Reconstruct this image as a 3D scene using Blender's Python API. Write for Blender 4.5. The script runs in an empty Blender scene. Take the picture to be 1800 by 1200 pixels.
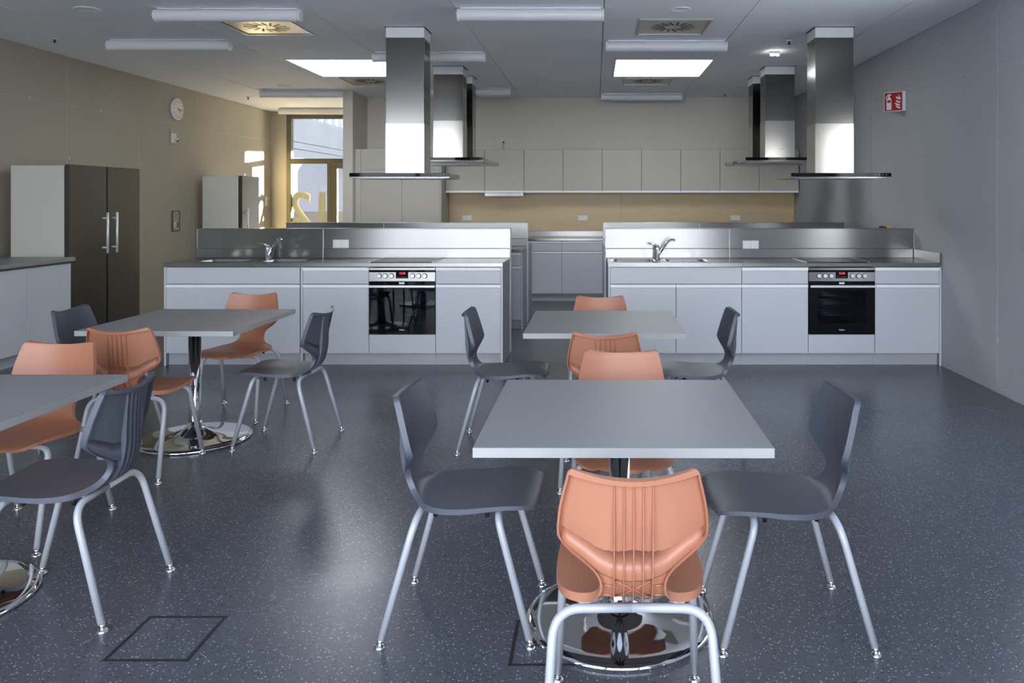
import bpy, bmesh, math, random
from mathutils import Vector, Matrix
random.seed(7)
S = bpy.context.scene
C = S.collection
PI = math.pi
R = math.radians

# ------------------------------------------------------------------ camera, world, lights, exposure
cam_d = bpy.data.cameras.new('camera')
cam_d.sensor_width = 36.0
cam_d.lens = 28.0
cam_d.shift_x = -(1046 - 900) / 1800.0
cam_d.shift_y = -(600 - 350) / 1800.0
cam_d.clip_start = 0.05
cam_d.clip_end = 300
cam = bpy.data.objects.new('camera', cam_d)
C.objects.link(cam)
cam.location = (0, 0, 1.5)
cam.rotation_euler = (R(90), 0, 0)
S.camera = cam

S.view_settings.view_transform = 'Standard'
S.view_settings.look = 'None'
S.view_settings.gamma = 1.0
S.view_settings.use_curve_mapping = False
S.view_settings.exposure = 1.92

W = bpy.data.worlds.new('sky')
S.world = W
W.use_nodes = True
wt = W.node_tree
wt.nodes.clear()
w_out = wt.nodes.new('ShaderNodeOutputWorld')
w_bg = wt.nodes.new('ShaderNodeBackground')
w_ramp = wt.nodes.new('ShaderNodeValToRGB')
w_sep = wt.nodes.new('ShaderNodeSeparateXYZ')
w_tc = wt.nodes.new('ShaderNodeTexCoord')
wt.links.new(w_tc.outputs['Generated'], w_sep.inputs[0])
wt.links.new(w_sep.outputs['Z'], w_ramp.inputs['Fac'])
wt.links.new(w_ramp.outputs['Color'], w_bg.inputs['Color'])
wt.links.new(w_bg.outputs[0], w_out.inputs['Surface'])
w_ramp.color_ramp.elements[0].position = 0.0
w_ramp.color_ramp.elements[0].color = (0.92, 0.96, 1.0, 1)
w_ramp.color_ramp.elements[1].position = 0.9
w_ramp.color_ramp.elements[1].color = (0.45, 0.62, 1.0, 1)
w_bg.inputs['Strength'].default_value = 2.4

def light(name, kind, loc, rot, energy, color, size=None, size_y=None, portal=False):
    d = bpy.data.lights.new(name, kind)
    d.energy = energy
    d.color = color
    if kind == 'AREA':
        d.shape = 'RECTANGLE'
        d.size = size
        d.size_y = size_y
        if portal:
            d.cycles.is_portal = True
    if kind == 'SUN':
        d.angle = R(0.6)
    o = bpy.data.objects.new(name, d)
    C.objects.link(o)
    o.location = loc
    o.rotation_euler = rot
    return o

sun_dir = Vector((-0.75, -0.66, -0.075)).normalized()
sun = light('sun', 'SUN', (10, 25, 6), (0, 0, 0), 88.0, (1.0, 0.82, 0.52))
sun.rotation_euler = sun_dir.to_track_quat('-Z', 'Y').to_euler()
light('daylight_portal', 'AREA', (-1.1, -0.92, 1.55), (R(90), 0, 0), 1.0, (1, 1, 1), 7.0, 3.0, portal=True)
light('daylight_portal', 'AREA', (3.36, 4.55, 1.8), (0, R(90), 0), 1.0, (1, 1, 1), 1.34, 2.2, portal=True)
light('daylight_portal', 'AREA', (-4.67, 14.72, 1.55), (R(-90), 0, 0), 1.0, (1, 1, 1), 1.9, 3.0, portal=True)

# ------------------------------------------------------------------ materials
def mat(name, col, rough=0.5, metal=0.0, noise=0.0, nscale=8.0, bump=0.0, bscale=60.0, aniso=0.0,
        stretch=(1, 1, 1), spec=0.5, coat=0.0, emit=None, estr=0.0, rvar=0.0):
    m = bpy.data.materials.new(name)
    m.use_nodes = True
    nt = m.node_tree
    b = nt.nodes['Principled BSDF']
    b.inputs['Base Color'].default_value = (*col, 1)
    b.inputs['Roughness'].default_value = rough
    b.inputs['Metallic'].default_value = metal
    b.inputs['Specular IOR Level'].default_value = spec
    b.inputs['Coat Weight'].default_value = coat
    b.inputs['Coat Roughness'].default_value = 0.05
    if aniso:
        b.inputs['Anisotropic'].default_value = aniso
        tg = nt.nodes.new('ShaderNodeTangent')
        tg.direction_type = 'RADIAL'
        tg.axis = 'Z'
        b.inputs['Anisotropic Rotation'].default_value = 0.25
        nt.links.new(tg.outputs[0], b.inputs['Tangent'])
    if emit:
        b.inputs['Emission Color'].default_value = (*emit, 1)
        b.inputs['Emission Strength'].default_value = estr
    tc = nt.nodes.new('ShaderNodeTexCoord')
    mp = nt.nodes.new('ShaderNodeMapping')
    mp.inputs['Scale'].default_value = stretch
    nt.links.new(tc.outputs['Object'], mp.inputs['Vector'])
    if noise or rvar:
        n = nt.nodes.new('ShaderNodeTexNoise')
        n.inputs['Scale'].default_value = nscale
        n.inputs['Detail'].default_value = 5
        nt.links.new(mp.outputs[0], n.inputs['Vector'])
        if noise:
            mr = nt.nodes.new('ShaderNodeMapRange')
            mr.inputs['From Min'].default_value = 0.3
            mr.inputs['From Max'].default_value = 0.7
            mr.inputs['To Min'].default_value = 1 - noise
            mr.inputs['To Max'].default_value = 1 + noise
            nt.links.new(n.outputs['Fac'], mr.inputs['Value'])
            vm = nt.nodes.new('ShaderNodeVectorMath')
            vm.operation = 'SCALE'
            vm.inputs[0].default_value = col
            nt.links.new(mr.outputs[0], vm.inputs['Scale'])
            nt.links.new(vm.outputs[0], b.inputs['Base Color'])
        if rvar:
            mr2 = nt.nodes.new('ShaderNodeMapRange')
            mr2.inputs['From Min'].default_value = 0.3
            mr2.inputs['From Max'].default_value = 0.7
            mr2.inputs['To Min'].default_value = rough - rvar
            mr2.inputs['To Max'].default_value = rough + rvar
            nt.links.new(n.outputs['Fac'], mr2.inputs['Value'])
            nt.links.new(mr2.outputs[0], b.inputs['Roughness'])
    if bump:
        n2 = nt.nodes.new('ShaderNodeTexNoise')
        n2.inputs['Scale'].default_value = bscale
        n2.inputs['Detail'].default_value = 4
        nt.links.new(mp.outputs[0], n2.inputs['Vector'])
        bp = nt.nodes.new('ShaderNodeBump')
        bp.inputs['Strength'].default_value = bump
        bp.inputs['Distance'].default_value = 0.002
        nt.links.new(n2.outputs['Fac'], bp.inputs['Height'])
        nt.links.new(bp.outputs[0], b.inputs['Normal'])
    return m

def glass_mat(name, tint=(1, 1, 1), refl=0.12, fac_add=0.0):
    m = bpy.data.materials.new(name)
    m.use_nodes = True
    nt = m.node_tree
    nt.nodes.clear()
    out = nt.nodes.new('ShaderNodeOutputMaterial')
    mix = nt.nodes.new('ShaderNodeMixShader')
    tr = nt.nodes.new('ShaderNodeBsdfTransparent')
    tr.inputs['Color'].default_value = (*tint, 1)
    gl = nt.nodes.new('ShaderNodeBsdfGlossy')
    gl.inputs['Roughness'].default_value = 0.0
    lw = nt.nodes.new('ShaderNodeLayerWeight')
    lw.inputs['Blend'].default_value = 0.5
    fr = nt.nodes.new('ShaderNodeMath')
    fr.operation = 'POWER'
    fr.inputs[1].default_value = 5.0
    nt.links.new(lw.outputs['Facing'], fr.inputs[0])
    ad = nt.nodes.new('ShaderNodeMath')
    ad.operation = 'ADD'
    ad.use_clamp = True
    ad.inputs[1].default_value = fac_add
    nt.links.new(fr.outputs[0], ad.inputs[0])
    nt.links.new(ad.outputs[0], mix.inputs['Fac'])
    nt.links.new(tr.outputs[0], mix.inputs[1])
    nt.links.new(gl.outputs[0], mix.inputs[2])
    nt.links.new(mix.outputs[0], out.inputs['Surface'])
    return m

def floor_mat():
    m = mat('speckled_vinyl', (0.05, 0.054, 0.066), 0.30, spec=0.5)
    nt = m.node_tree
    b = nt.nodes['Principled BSDF']
    tc = nt.nodes.new('ShaderNodeTexCoord')
    def vor(scale, seedoff, thr, rnd):
        mp = nt.nodes.new('ShaderNodeMapping')
        mp.inputs['Location'].default_value = (seedoff, seedoff * 2, 0)
        nt.links.new(tc.outputs['Object'], mp.inputs[0])
        v = nt.nodes.new('ShaderNodeTexVoronoi')
        v.inputs['Scale'].default_value = scale
        nt.links.new(mp.outputs[0], v.inputs['Vector'])
        lt = nt.nodes.new('ShaderNodeMath'); lt.operation = 'LESS_THAN'
        lt.inputs[1].default_value = thr
        nt.links.new(v.outputs['Distance'], lt.inputs[0])
        sp = nt.nodes.new('ShaderNodeSeparateColor')
        nt.links.new(v.outputs['Color'], sp.inputs[0])
        g = nt.nodes.new('ShaderNodeMath'); g.operation = 'GREATER_THAN'
        g.inputs[1].default_value = rnd
        nt.links.new(sp.outputs[0], g.inputs[0])
        mu = nt.nodes.new('ShaderNodeMath'); mu.operation = 'MULTIPLY'
        nt.links.new(lt.outputs[0], mu.inputs[0]); nt.links.new(g.outputs[0], mu.inputs[1])
        mu2 = nt.nodes.new('ShaderNodeMath'); mu2.operation = 'MULTIPLY'
        nt.links.new(mu.outputs[0], mu2.inputs[0]); nt.links.new(sp.outputs[1], mu2.inputs[1])
        return mu2.outputs[0]
    base = (0.076, 0.081, 0.096, 1)
    mx = nt.nodes.new('ShaderNodeMix'); mx.data_type = 'RGBA'
    mx.inputs[6].default_value = base
    mx.inputs[7].default_value = (0.36, 0.37, 0.41, 1)
    nt.links.new(vor(95, 0.0, 0.30, 0.5), mx.inputs[0])
    mx2 = nt.nodes.new('ShaderNodeMix'); mx2.data_type = 'RGBA'
    mx2.inputs[7].default_value = (0.035, 0.039, 0.05, 1)
    nt.links.new(mx.outputs[2], mx2.inputs[6])
    nt.links.new(vor(80, 3.3, 0.33, 0.5), mx2.inputs[0])
    nt.links.new(mx2.outputs[2], b.inputs['Base Color'])
    n = nt.nodes.new('ShaderNodeTexNoise'); n.inputs['Scale'].default_value = 260; n.inputs['Detail'].default_value = 2
    nt.links.new(tc.outputs['Object'], n.inputs['Vector'])
    bp = nt.nodes.new('ShaderNodeBump'); bp.inputs['Strength'].default_value = 0.16; bp.inputs['Distance'].default_value = 0.002
    nt.links.new(n.outputs['Fac'], bp.inputs['Height']); nt.links.new(bp.outputs[0], b.inputs['Normal'])
    n3 = nt.nodes.new('ShaderNodeTexNoise'); n3.inputs['Scale'].default_value = 1.3; n3.inputs['Detail'].default_value = 5
    nt.links.new(tc.outputs['Object'], n3.inputs['Vector'])
    mr = nt.nodes.new('ShaderNodeMapRange'); mr.inputs['From Min'].default_value = 0.3; mr.inputs['From Max'].default_value = 0.7
    mr.inputs['To Min'].default_value = 0.20; mr.inputs['To Max'].default_value = 0.29
    nt.links.new(n3.outputs['Fac'], mr.inputs['Value']); nt.links.new(mr.outputs[0], b.inputs['Roughness'])
    return m

M = {}
M['floor'] = floor_mat()
M['wall_r'] = mat('painted_concrete_grey', (0.40, 0.405, 0.415), 0.6, noise=0.04, nscale=1.2, bump=0.05, bscale=30)
M['wall_l'] = mat('painted_concrete_warm_grey', (0.36, 0.33, 0.265), 0.6, noise=0.04, nscale=1.2, bump=0.05, bscale=30)
M['joint'] = mat('joint_sealant', (0.58, 0.575, 0.55), 0.7, noise=0.03)
M['plug'] = mat('tie_plug_mortar', (0.46, 0.45, 0.42), 0.7, noise=0.03)
M['wall_b'] = mat('cream_wall_paint', (0.58, 0.54, 0.47), 0.7, noise=0.02, nscale=1.0)
M['ceil'] = mat('ceiling_board', (0.89, 0.90, 0.925), 0.75, noise=0.02, nscale=1.0)
M['dark'] = mat('dark_gap', (0.02, 0.02, 0.022), 0.8, noise=0.1)
M['steel'] = mat('brushed_steel', (0.36, 0.355, 0.345), 0.28, 1.0, aniso=0.9, noise=0.03, nscale=4, stretch=(0.6, 0.6, 90), bump=0.03, bscale=8)
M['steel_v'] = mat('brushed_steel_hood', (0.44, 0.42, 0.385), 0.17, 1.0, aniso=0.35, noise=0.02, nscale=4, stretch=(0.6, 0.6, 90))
M['steel_top'] = mat('brushed_steel_worktop', (0.29, 0.285, 0.28), 0.24, 1.0, noise=0.04, nscale=5, stretch=(0.6, 60, 1))
M['steel_dark'] = mat('dark_steel_door', (0.17, 0.165, 0.145), 0.30, 1.0, aniso=0.5, noise=0.05, nscale=4, stretch=(60, 60, 0.8))
M['basin'] = mat('polished_basin_steel', (0.80, 0.80, 0.79), 0.12, 1.0, noise=0.02)
M['strip'] = mat('white_aluminium_grip', (0.93, 0.93, 0.94), 0.45, noise=0.01)
M['steel_up_dim'] = mat('shaded_steel_upper_duct', (0.19, 0.183, 0.17), 0.16, 1.0, aniso=0.3, noise=0.02, nscale=4, stretch=(0.6, 0.6, 90))  # hood steel darkened in its colour so the upper duct's reflection reads dim
M['chrome'] = mat('chrome', (0.82, 0.82, 0.83), 0.04, 1.0, noise=0.01)
M['alu'] = mat('aluminium_profile', (0.80, 0.81, 0.83), 0.35, 0.35, noise=0.02)
M['cab'] = mat('pale_grey_laminate', (0.56, 0.58, 0.62), 0.5, noise=0.012, nscale=3)
M['cab_side_shade'] = mat('shaded_end_panel', (0.24, 0.25, 0.29), 0.5, noise=0.012)  # pale laminate darkened in its colour for the end panels' shaded side
M['cab_body'] = mat('gap_shade_carcass', (0.14, 0.145, 0.16), 0.55, noise=0.012)  # carcass colour darkened to stand in for shade in the door gaps
M['cab_warm'] = mat('greige_laminate', (0.46, 0.43, 0.375), 0.5, noise=0.012, nscale=3)
M['plinth'] = mat('plinth_laminate', (0.42, 0.43, 0.46), 0.5, noise=0.02)
M['fridge_side'] = mat('fridge_side_grey', (0.64, 0.63, 0.57), 0.45, noise=0.015, nscale=2)
M['wood'] = mat('birch_plywood', (0.60, 0.45, 0.26), 0.45, noise=0.10, nscale=2.2, stretch=(0.5, 1, 2.6), rvar=0.08)
M['table'] = mat('grey_tabletop_laminate', (0.265, 0.265, 0.268), 0.42, noise=0.03, nscale=3, bump=0.02)
M['table_edge'] = mat('table_edge_band', (0.36, 0.36, 0.35), 0.5, noise=0.02)
M['orange'] = mat('salmon_orange_plastic', (0.42, 0.175, 0.10), 0.42, noise=0.03, nscale=2.5, bump=0.10, bscale=400, rvar=0.04)
M['grey'] = mat('slate_blue_plastic', (0.068, 0.075, 0.095), 0.42, noise=0.03, nscale=2.5, bump=0.10, bscale=400, rvar=0.04)
M['tube'] = mat('silver_powder_coat', (0.42, 0.44, 0.47), 0.42, 0.15, noise=0.02)
M['black'] = mat('black_rubber', (0.012, 0.012, 0.014), 0.5, noise=0.1)
M['blackglass'] = mat('black_glass', (0.006, 0.006, 0.008), 0.04, spec=0.16, noise=0.02)
M['hob'] = mat('ceramic_hob_glass', (0.02, 0.02, 0.022), 0.32, spec=0.35, noise=0.02)
M['white'] = mat('white_plastic', (0.78, 0.78, 0.76), 0.4, noise=0.01)
M['tubelight'] = mat('opal_lamp_cover', (0.72, 0.72, 0.72), 0.35, noise=0.01)
M['collar'] = mat('white_collar_board', (0.72, 0.71, 0.70), 0.5, noise=0.02)
M['diff'] = mat('diffuser_plate', (0.46, 0.44, 0.40), 0.3, 0.5, noise=0.02)
M['red'] = mat('sign_red', (0.42, 0.008, 0.015), 0.4, noise=0.02)
M['yellow'] = mat('yellow_plastic', (0.75, 0.55, 0.03), 0.4, noise=0.05)
M['maroon'] = mat('dark_red_plastic', (0.28, 0.01, 0.01), 0.4, noise=0.05)
M['frame'] = mat('olive_bronze_frame', (0.10, 0.09, 0.058), 0.4, 0.2, noise=0.03)
M['glass'] = glass_mat('window_glass', (0.74, 0.75, 0.74), fac_add=0.03)
M['glass_clear'] = glass_mat('clear_window_glass', (0.96, 0.97, 0.96))
M['ovenglass'] = glass_mat('oven_glass', (0.45, 0.5, 0.55), fac_add=0.015)
M['oven_in'] = mat('oven_enamel', (0.05, 0.06, 0.075), 0.25, noise=0.05)
M['led'] = mat('red_digits', (0.5, 0.01, 0.03), 0.4, emit=(1.0, 0.03, 0.08), estr=0.7)
M['skylight'] = mat('lit_opal_skylight', (0.8, 0.85, 0.9), 0.5, emit=(0.88, 0.94, 1.0), estr=3.0)
M['spot'] = mat('spot_lens', (0.9, 0.9, 0.9), 0.2, emit=(1, 0.98, 0.92), estr=14.0)
M['clockface'] = mat('clock_face', (0.70, 0.69, 0.66), 0.3, coat=0.5, noise=0.01)
M['facade'] = mat('pale_facade_panel', (0.26, 0.26, 0.255), 0.7, noise=0.05, nscale=1.5)
M['cream_bounce'] = mat('cream_bounce_paint', (0.78, 0.68, 0.52), 0.8, noise=0.04)  # colour of the added wall that sends cream light through the side window
M['facade_grey'] = mat('grey_facade_panel', (0.24, 0.22, 0.215), 0.7, noise=0.05)
M['facade_blue'] = mat('blue_glazing', (0.06, 0.12, 0.21), 0.3, spec=0.2, noise=0.05)
M['facade_or'] = mat('orange_facade_strip', (0.40, 0.24, 0.12), 0.6, noise=0.04)
M['rail'] = mat('brown_balustrade', (0.10, 0.085, 0.07), 0.6, noise=0.05)
M['pave'] = mat('courtyard_paving', (0.55, 0.54, 0.53), 0.8, noise=0.08, nscale=2)
M['decal'] = mat('cream_number_film', (0.80, 0.74, 0.56), 0.6, noise=0.02)
_nt = M['decal'].node_tree
_tl = _nt.nodes.new('ShaderNodeBsdfTranslucent'); _tl.inputs['Color'].default_value = (0.13, 0.13, 0.115, 1)
_mx = _nt.nodes.new('ShaderNodeMixShader'); _mx.inputs[0].default_value = 0.7
_nt.links.new(_nt.nodes['Principled BSDF'].outputs[0], _mx.inputs[1]); _nt.links.new(_tl.outputs[0], _mx.inputs[2])
_nt.links.new(_mx.outputs[0], _nt.nodes['Material Output'].inputs['Surface'])
M['intercom'] = mat('champagne_metal_plate', (0.42, 0.40, 0.34), 0.35, 0.5, noise=0.02)
M['text_grey'] = mat('grey_print', (0.25, 0.24, 0.22), 0.5, noise=0.01)

# ------------------------------------------------------------------ mesh helpers
def bx(bm, x0, x1, y0, y1, z0, z1, bev=0.0):
    x0, x1 = min(x0, x1), max(x0, x1)
    y0, y1 = min(y0, y1), max(y0, y1)
    z0, z1 = min(z0, z1), max(z0, z1)
    v = [bm.verts.new((x, y, z)) for z in (z0, z1) for (x, y) in ((x0, y0), (x1, y0), (x1, y1), (x0, y1))]
    fs = []
    for idx in ((3, 2, 1, 0), (4, 5, 6, 7), (0, 1, 5, 4), (1, 2, 6, 5), (2, 3, 7, 6), (3, 0, 4, 7)):
        fs.append(bm.faces.new([v[i] for i in idx]))
    if bev:
        es = list({e for f in fs for e in f.edges})
        bmesh.ops.bevel(bm, geom=es, offset=bev, segments=1, affect='EDGES', profile=0.5)
    return bm

def box(*a, bev=0.0):
    bm = bmesh.new()
    return bx(bm, *a, bev=bev)

def boxes(lst, bev=0.0):
    bm = bmesh.new()
    for a in lst:
        bx(bm, *a, bev=bev)
    return bm

def frame_of(d):
    d = d.normalized()
    up = Vector((0, 0, 1)) if abs(d.z) < 0.9 else Vector((1, 0, 0))
    a = d.cross(up).normalized()
    b = a.cross(d).normalized()
    return a, b

def tube(bm, pts, rad, n=10, caps=True):
    pts = [Vector(p) for p in pts]
    rads = rad if isinstance(rad, (list, tuple)) else [rad] * len(pts)
    rings = []
    a = None
    for i, p in enumerate(pts):
        if i == 0: d = pts[1] - p
        elif i == len(pts) - 1: d = p - pts[i - 1]
        else: d = (pts[i + 1] - p).normalized() + (p - pts[i - 1]).normalized()
        d.normalize()
        if a is None:
            a, b = frame_of(d)
        else:
            a = (a - d * a.dot(d)).normalized()
            b = a.cross(d).normalized() * -1
            b = d.cross(a).normalized()
        rings.append([bm.verts.new(p + (a * math.cos(t) + d.cross(a) * math.sin(t)) * rads[i])
                      for t in [2 * PI * k / n for k in range(n)]])
    for r0, r1 in zip(rings[:-1], rings[1:]):
        for k in range(n):
            f = bm.faces.new([r0[k], r0[(k + 1) % n], r1[(k + 1) % n], r1[k]])
            f.smooth = True
    if caps:
        bm.faces.new(rings[0][::-1])
        bm.faces.new(rings[-1])
    return bm

def cyl(bm, p0, p1, r0, r1=None, n=24):
    return tube(bm, [p0, p1], [r0, r0 if r1 is None else r1], n)

def lathe(bm, prof, n=48, cx=0, cy=0):
    rings = []
    for r, z in prof:
        if r < 1e-6:
            rings.append([bm.verts.new((cx, cy, z))])
        else:
            rings.append([bm.verts.new((cx + r * math.cos(2 * PI * k / n), cy + r * math.sin(2 * PI * k / n), z)) for k in range(n)])
    for a, b in zip(rings[:-1], rings[1:]):
        for k in range(n):
            k2 = (k + 1) % n
            if len(a) == 1 and len(b) == 1: continue
            if len(a) == 1: f = bm.faces.new([a[0], b[k], b[k2]])
            elif len(b) == 1: f = bm.faces.new([a[k], b[0], a[k2]])
            else: f = bm.faces.new([a[k], b[k], b[k2], a[k2]])
            f.smooth = True
    return bm

def prism(bm, poly, z0, z1, axis='z'):
    """extrude a 2-D polygon; axis z: poly=(x,y); axis y: poly=(x,z); axis x: poly=(y,z)"""
    def P(u, v, w):
        if axis == 'z': return (u, v, w)
        if axis == 'y': return (u, w, v)
        return (w, u, v)
    a = [bm.verts.new(P(u, v, z0)) for u, v in poly]
    b = [bm.verts.new(P(u, v, z1)) for u, v in poly]
    bm.faces.new(a[::-1]); bm.faces.new(b)
    n = len(poly)
    for k in range(n):
        bm.faces.new([a[k], a[(k + 1) % n], b[(k + 1) % n], b[k]])
    return bm

def arc_path(pts, r, seg=6):
    """round the inner corners of a polyline"""
    pts = [Vector(p) for p in pts]
    out = [pts[0]]
    for i in range(1, len(pts) - 1):
        p, a, b = pts[i], pts[i - 1], pts[i + 1]
        da = (a - p).normalized(); db = (b - p).normalized()
        rr = min(r, (a - p).length * 0.95, (b - p).length * 0.95)
        s = p + da * rr; e = p + db * rr
        for k in range(seg + 1):
            t = k / seg
            out.append(s * (1 - t) ** 2 + p * 2 * t * (1 - t) + e * t * t)
    out.append(pts[-1])
    return out

def finish(name, bm, m, smooth=False):
    bmesh.ops.recalc_face_normals(bm, faces=bm.faces)
    me = bpy.data.meshes.new(name)
    bm.to_mesh(me)
    bm.free()
    if smooth:
        for p in me.polygons: p.use_smooth = True
    for mm in (m if isinstance(m, (list, tuple)) else [m]):
        me.materials.append(mm)
    return me

def obj(name, bm, m, parent=None, smooth=False, label=None, loc=None, rz=0.0):
    me = bm if isinstance(bm, bpy.types.Mesh) else finish(name, bm, m, smooth)
    o = bpy.data.objects.new(name, me)
    C.objects.link(o)
    if parent is not None: o.parent = parent
    if loc: o.location = loc
    if rz: o.rotation_euler = (0, 0, rz)
    if label: o['label'] = label
    return o

def tag(o, label, cat, group=None):
    o['label'] = label
    o['category'] = cat
    if group: o['group'] = group
    return o

def thing(name, label, cat, loc=(0, 0, 0), rz=0.0, group=None):
    o = bpy.data.objects.new(name, None)
    o.empty_display_size = 0.1
    C.objects.link(o)
    o.location = loc
    o.rotation_euler = (0, 0, rz)
    return tag(o, label, cat, group)

def struct(name, bm, m):
    o = obj(name, bm, m)
    o['kind'] = 'structure'
    return o

kids = {}
def copy_tree(o, parent=None):
    c = o.copy()
    C.objects.link(c)
    c.parent = parent
    for ch in list(o.children): copy_tree(ch, c)
    return c

def text_bm(s, size, depth, font=None, off=0.0):
    cu = bpy.data.curves.new('t', 'FONT')
    cu.body = s; cu.size = size; cu.extrude = depth; cu.offset = off
    cu.align_x = 'CENTER'; cu.align_y = 'CENTER'
    o = bpy.data.objects.new('t', cu)
    C.objects.link(o)
    dg = bpy.context.evaluated_depsgraph_get()
    me = bpy.data.meshes.new_from_object(o.evaluated_get(dg))
    bm = bmesh.new(); bm.from_mesh(me)
    bpy.data.objects.remove(o); bpy.data.meshes.remove(me); bpy.data.curves.remove(cu)
    # stand upright facing -y
    bmesh.ops.transform(bm, matrix=Matrix.Rotation(R(90), 4, 'X'), verts=bm.verts)
    return bm

# ------------------------------------------------------------------ the room
XL, XR = -5.90, 3.125
YB, YW, YR = 12.5, 14.5, -0.8
ZC = 3.095
struct('floor', box(XL - .25, XR + .2, YR - .15, YW + .2, -0.12, 0), M['floor'])
ceil = struct('ceiling', box(XL - .25, XR + .2, YR - .15, YW + .2, ZC + .03, ZC + .25), M['dark'])

def subtract(rects, hole):
    out = []
    hx0, hx1, hy0, hy1 = hole
    for (x0, x1, y0, y1) in rects:
        if hx1 <= x0 or hx0 >= x1 or hy1 <= y0 or hy0 >= y1:
            out.append((x0, x1, y0, y1)); continue
        if y0 < hy0: out.append((x0, x1, y0, hy0))
        if y1 > hy1: out.append((x0, x1, hy1, y1))
        ya, yb = max(y0, hy0), min(y1, hy1)
        if x0 < hx0: out.append((x0, hx0, ya, yb))
        if x1 > hx1: out.append((hx1, x1, ya, yb))
    return out

SKY = [(-3.545, -2.40, 9.08, 10.34), (0.222, 1.367, 9.08, 10.34)]
DIF = [(-3.365, -2.715, 7.05, 7.70), (0.395, 1.045, 7.05, 7.70), (-3.365, -2.715, 10.43, 11.08), (0.385, 1.035, 10.43, 11.08)]
xs = [XL] + [0.075 + 1.245 * k for k in range(-4, 3)] + [XR]
xs = [XL, -4.905, -3.66, -2.415, -1.17, 0.075, 1.32, 2.565, XR]
cuts = {0: [1.0, 3.6, 5.7, 8.3, 10.9, 13.3], 1: [-.3, 2.2, 4.6, 7.05, 9.6, 12.0], 2: [1.0, 3.6, 5.7, 8.3, 10.9, 13.3],
        3: [-.1, 2.4, 5.0, 7.72, 10.2], 4: [-.1, 2.4, 5.0, 7.84, 10.4], 5: [-.3, 2.2, 4.6, 7.03, 9.6, 11.5],
        6: [-.1, 2.4, 5.0, 7.72, 9.8, 11.4], 7: [-.3, 2.2, 4.6, 7.05, 9.6, 11.5]}
for ci in range(8):
    yend = YW if xs[ci + 1] < -3.5 else YB
    ys = [YR] + cuts[ci] + [yend]
    rects = []
    st = []
    for yy in cuts[ci]: st += subtract([(xs[ci] + .004, xs[ci + 1] - .004, yy - .003, yy + .003)], (9, 9, 9, 9))
    for h in SKY + DIF: st = subtract(st, h)
    obj('joint_strip', boxes([(a, b, c, d, ZC - .0006, ZC - .0001) for (a, b, c, d) in st]), M['white'], ceil)
    for j in range(len(ys) - 1):
        rr = [(xs[ci] + .0035, xs[ci + 1] - .0035, ys[j] + .0018, ys[j + 1] - .0018)]
        for h in SKY + DIF: rr = subtract(rr, h)
        bm = bmesh.new()
        for (a, b, c, d) in rr:
            if b - a > .005 and d - c > .005:
                bx(bm, a, b, c, d, ZC, ZC + .018)
        obj('ceiling_panel', bm, M['ceil'], ceil)

W3 = (3.50, 5.60, 1.15, 2.47)   # window in the right wall, nearer than the frame shows
def wall_panels(parent, x_face, thick_dir, full, half, y0, y1, m, hole=None):
    """panels 15 mm thick in front of a backing whose surface is x_face + dir*.015"""
    zj = 2.55
    def P(a, b, z0, z1):
        rr = [(a + .0045, b - .0045, z0, z1)]
        if hole: rr = subtract(rr, hole)
        bm = bmesh.new()
        for (ya, yb, za, zb) in rr: bx(bm, x_face, x_face + thick_dir * .003, ya, yb, za, zb, bev=0.001)
        obj('wall_panel', bm, m, parent)
    fy = [y0] + full + [y1]
    for a, b in zip(fy[:-1], fy[1:]): P(a, b, zj + .0015, ZC)
    hy = sorted([y0] + full + half + [y1])
    for a, b in zip(hy[:-1], hy[1:]): P(a, b, 0.0, zj - .0015)

def plug(parent, x, y, z, d):
    bm = bmesh.new()
    cyl(bm, (x - d * .002, y, z), (x + d * .006, y, z), .022, .019, 16)
    obj('tie_plug', bm, M['plug'], parent)

wl = struct('wall_left', box(XL - .2, XL - .003, YR - .15, YW + .2, 0, ZC + .03), M['joint'])
wall_panels(wl, XL, -1, [.5, 3.3, 6.1, 8.91, 11.71], [-.9, 1.9, 4.7, 7.5, 10.31, 13.1], YR, YW, M['wall_l'])
for y, z in ((8.3, 2.56), (9.5, 2.56), (11.08, 2.46), (8.93, 1.96), (10.33, 1.96), (11.75, 1.96), (6.9, 1.96), (6.9, .45), (8.93, .45), (10.33, .45)):
    plug(wl, XL, y, z, 1)
wr = struct('wall_right', boxes([(XR + .003, XR + .2, ya, yb, za, zb) for (ya, yb, za, zb) in subtract([(YR - .15, YB + .2, 0, ZC + .03)], W3)]), M['joint'])
wall_panels(wr, XR, 1, [.6, 3.38, 6.19, 9.03, 11.8], [2.0, 4.8, 7.6, 10.4], YR, YB, M['wall_r'], hole=W3)
w3 = struct('window_3', boxes([(XR + .05, XR + .12, W3[0] + .002, W3[0] + .06, W3[2] + .002, W3[3] - .002), (XR + .05, XR + .12, W3[1] - .06, W3[1] - .002, W3[2] + .002, W3[3] - .002),
                               (XR + .05, XR + .12, W3[0] + .06, W3[1] - .06, W3[2] + .002, W3[2] + .06), (XR + .05, XR + .12, W3[0] + .06, W3[1] - .06, W3[3] - .06, W3[3] - .002)]), M['frame'])
obj('window_pane', box(XR + .08, XR + .086, W3[0] + .06, W3[1] - .06, W3[2] + .06, W3[3] - .06), M['glass_clear'], w3)
for y, z in ((6.8, 2.555), (6.19, 1.94), (7.6, 1.95), (9.05, 1.93), (6.19, .40), (4.8, .4), (7.75, 1.17), (10.4, 1.94)):
    plug(wr, XR, y, z, -1)
struct('wall_back', box(-3.575, XR + .2, YB, YB + .2, 0, ZC + .03), M['wall_b'])
struct('wall_partition', box(-3.72, -3.575, 11.75, YW + .2, 0, ZC + .03), M['wall_b'])
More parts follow.
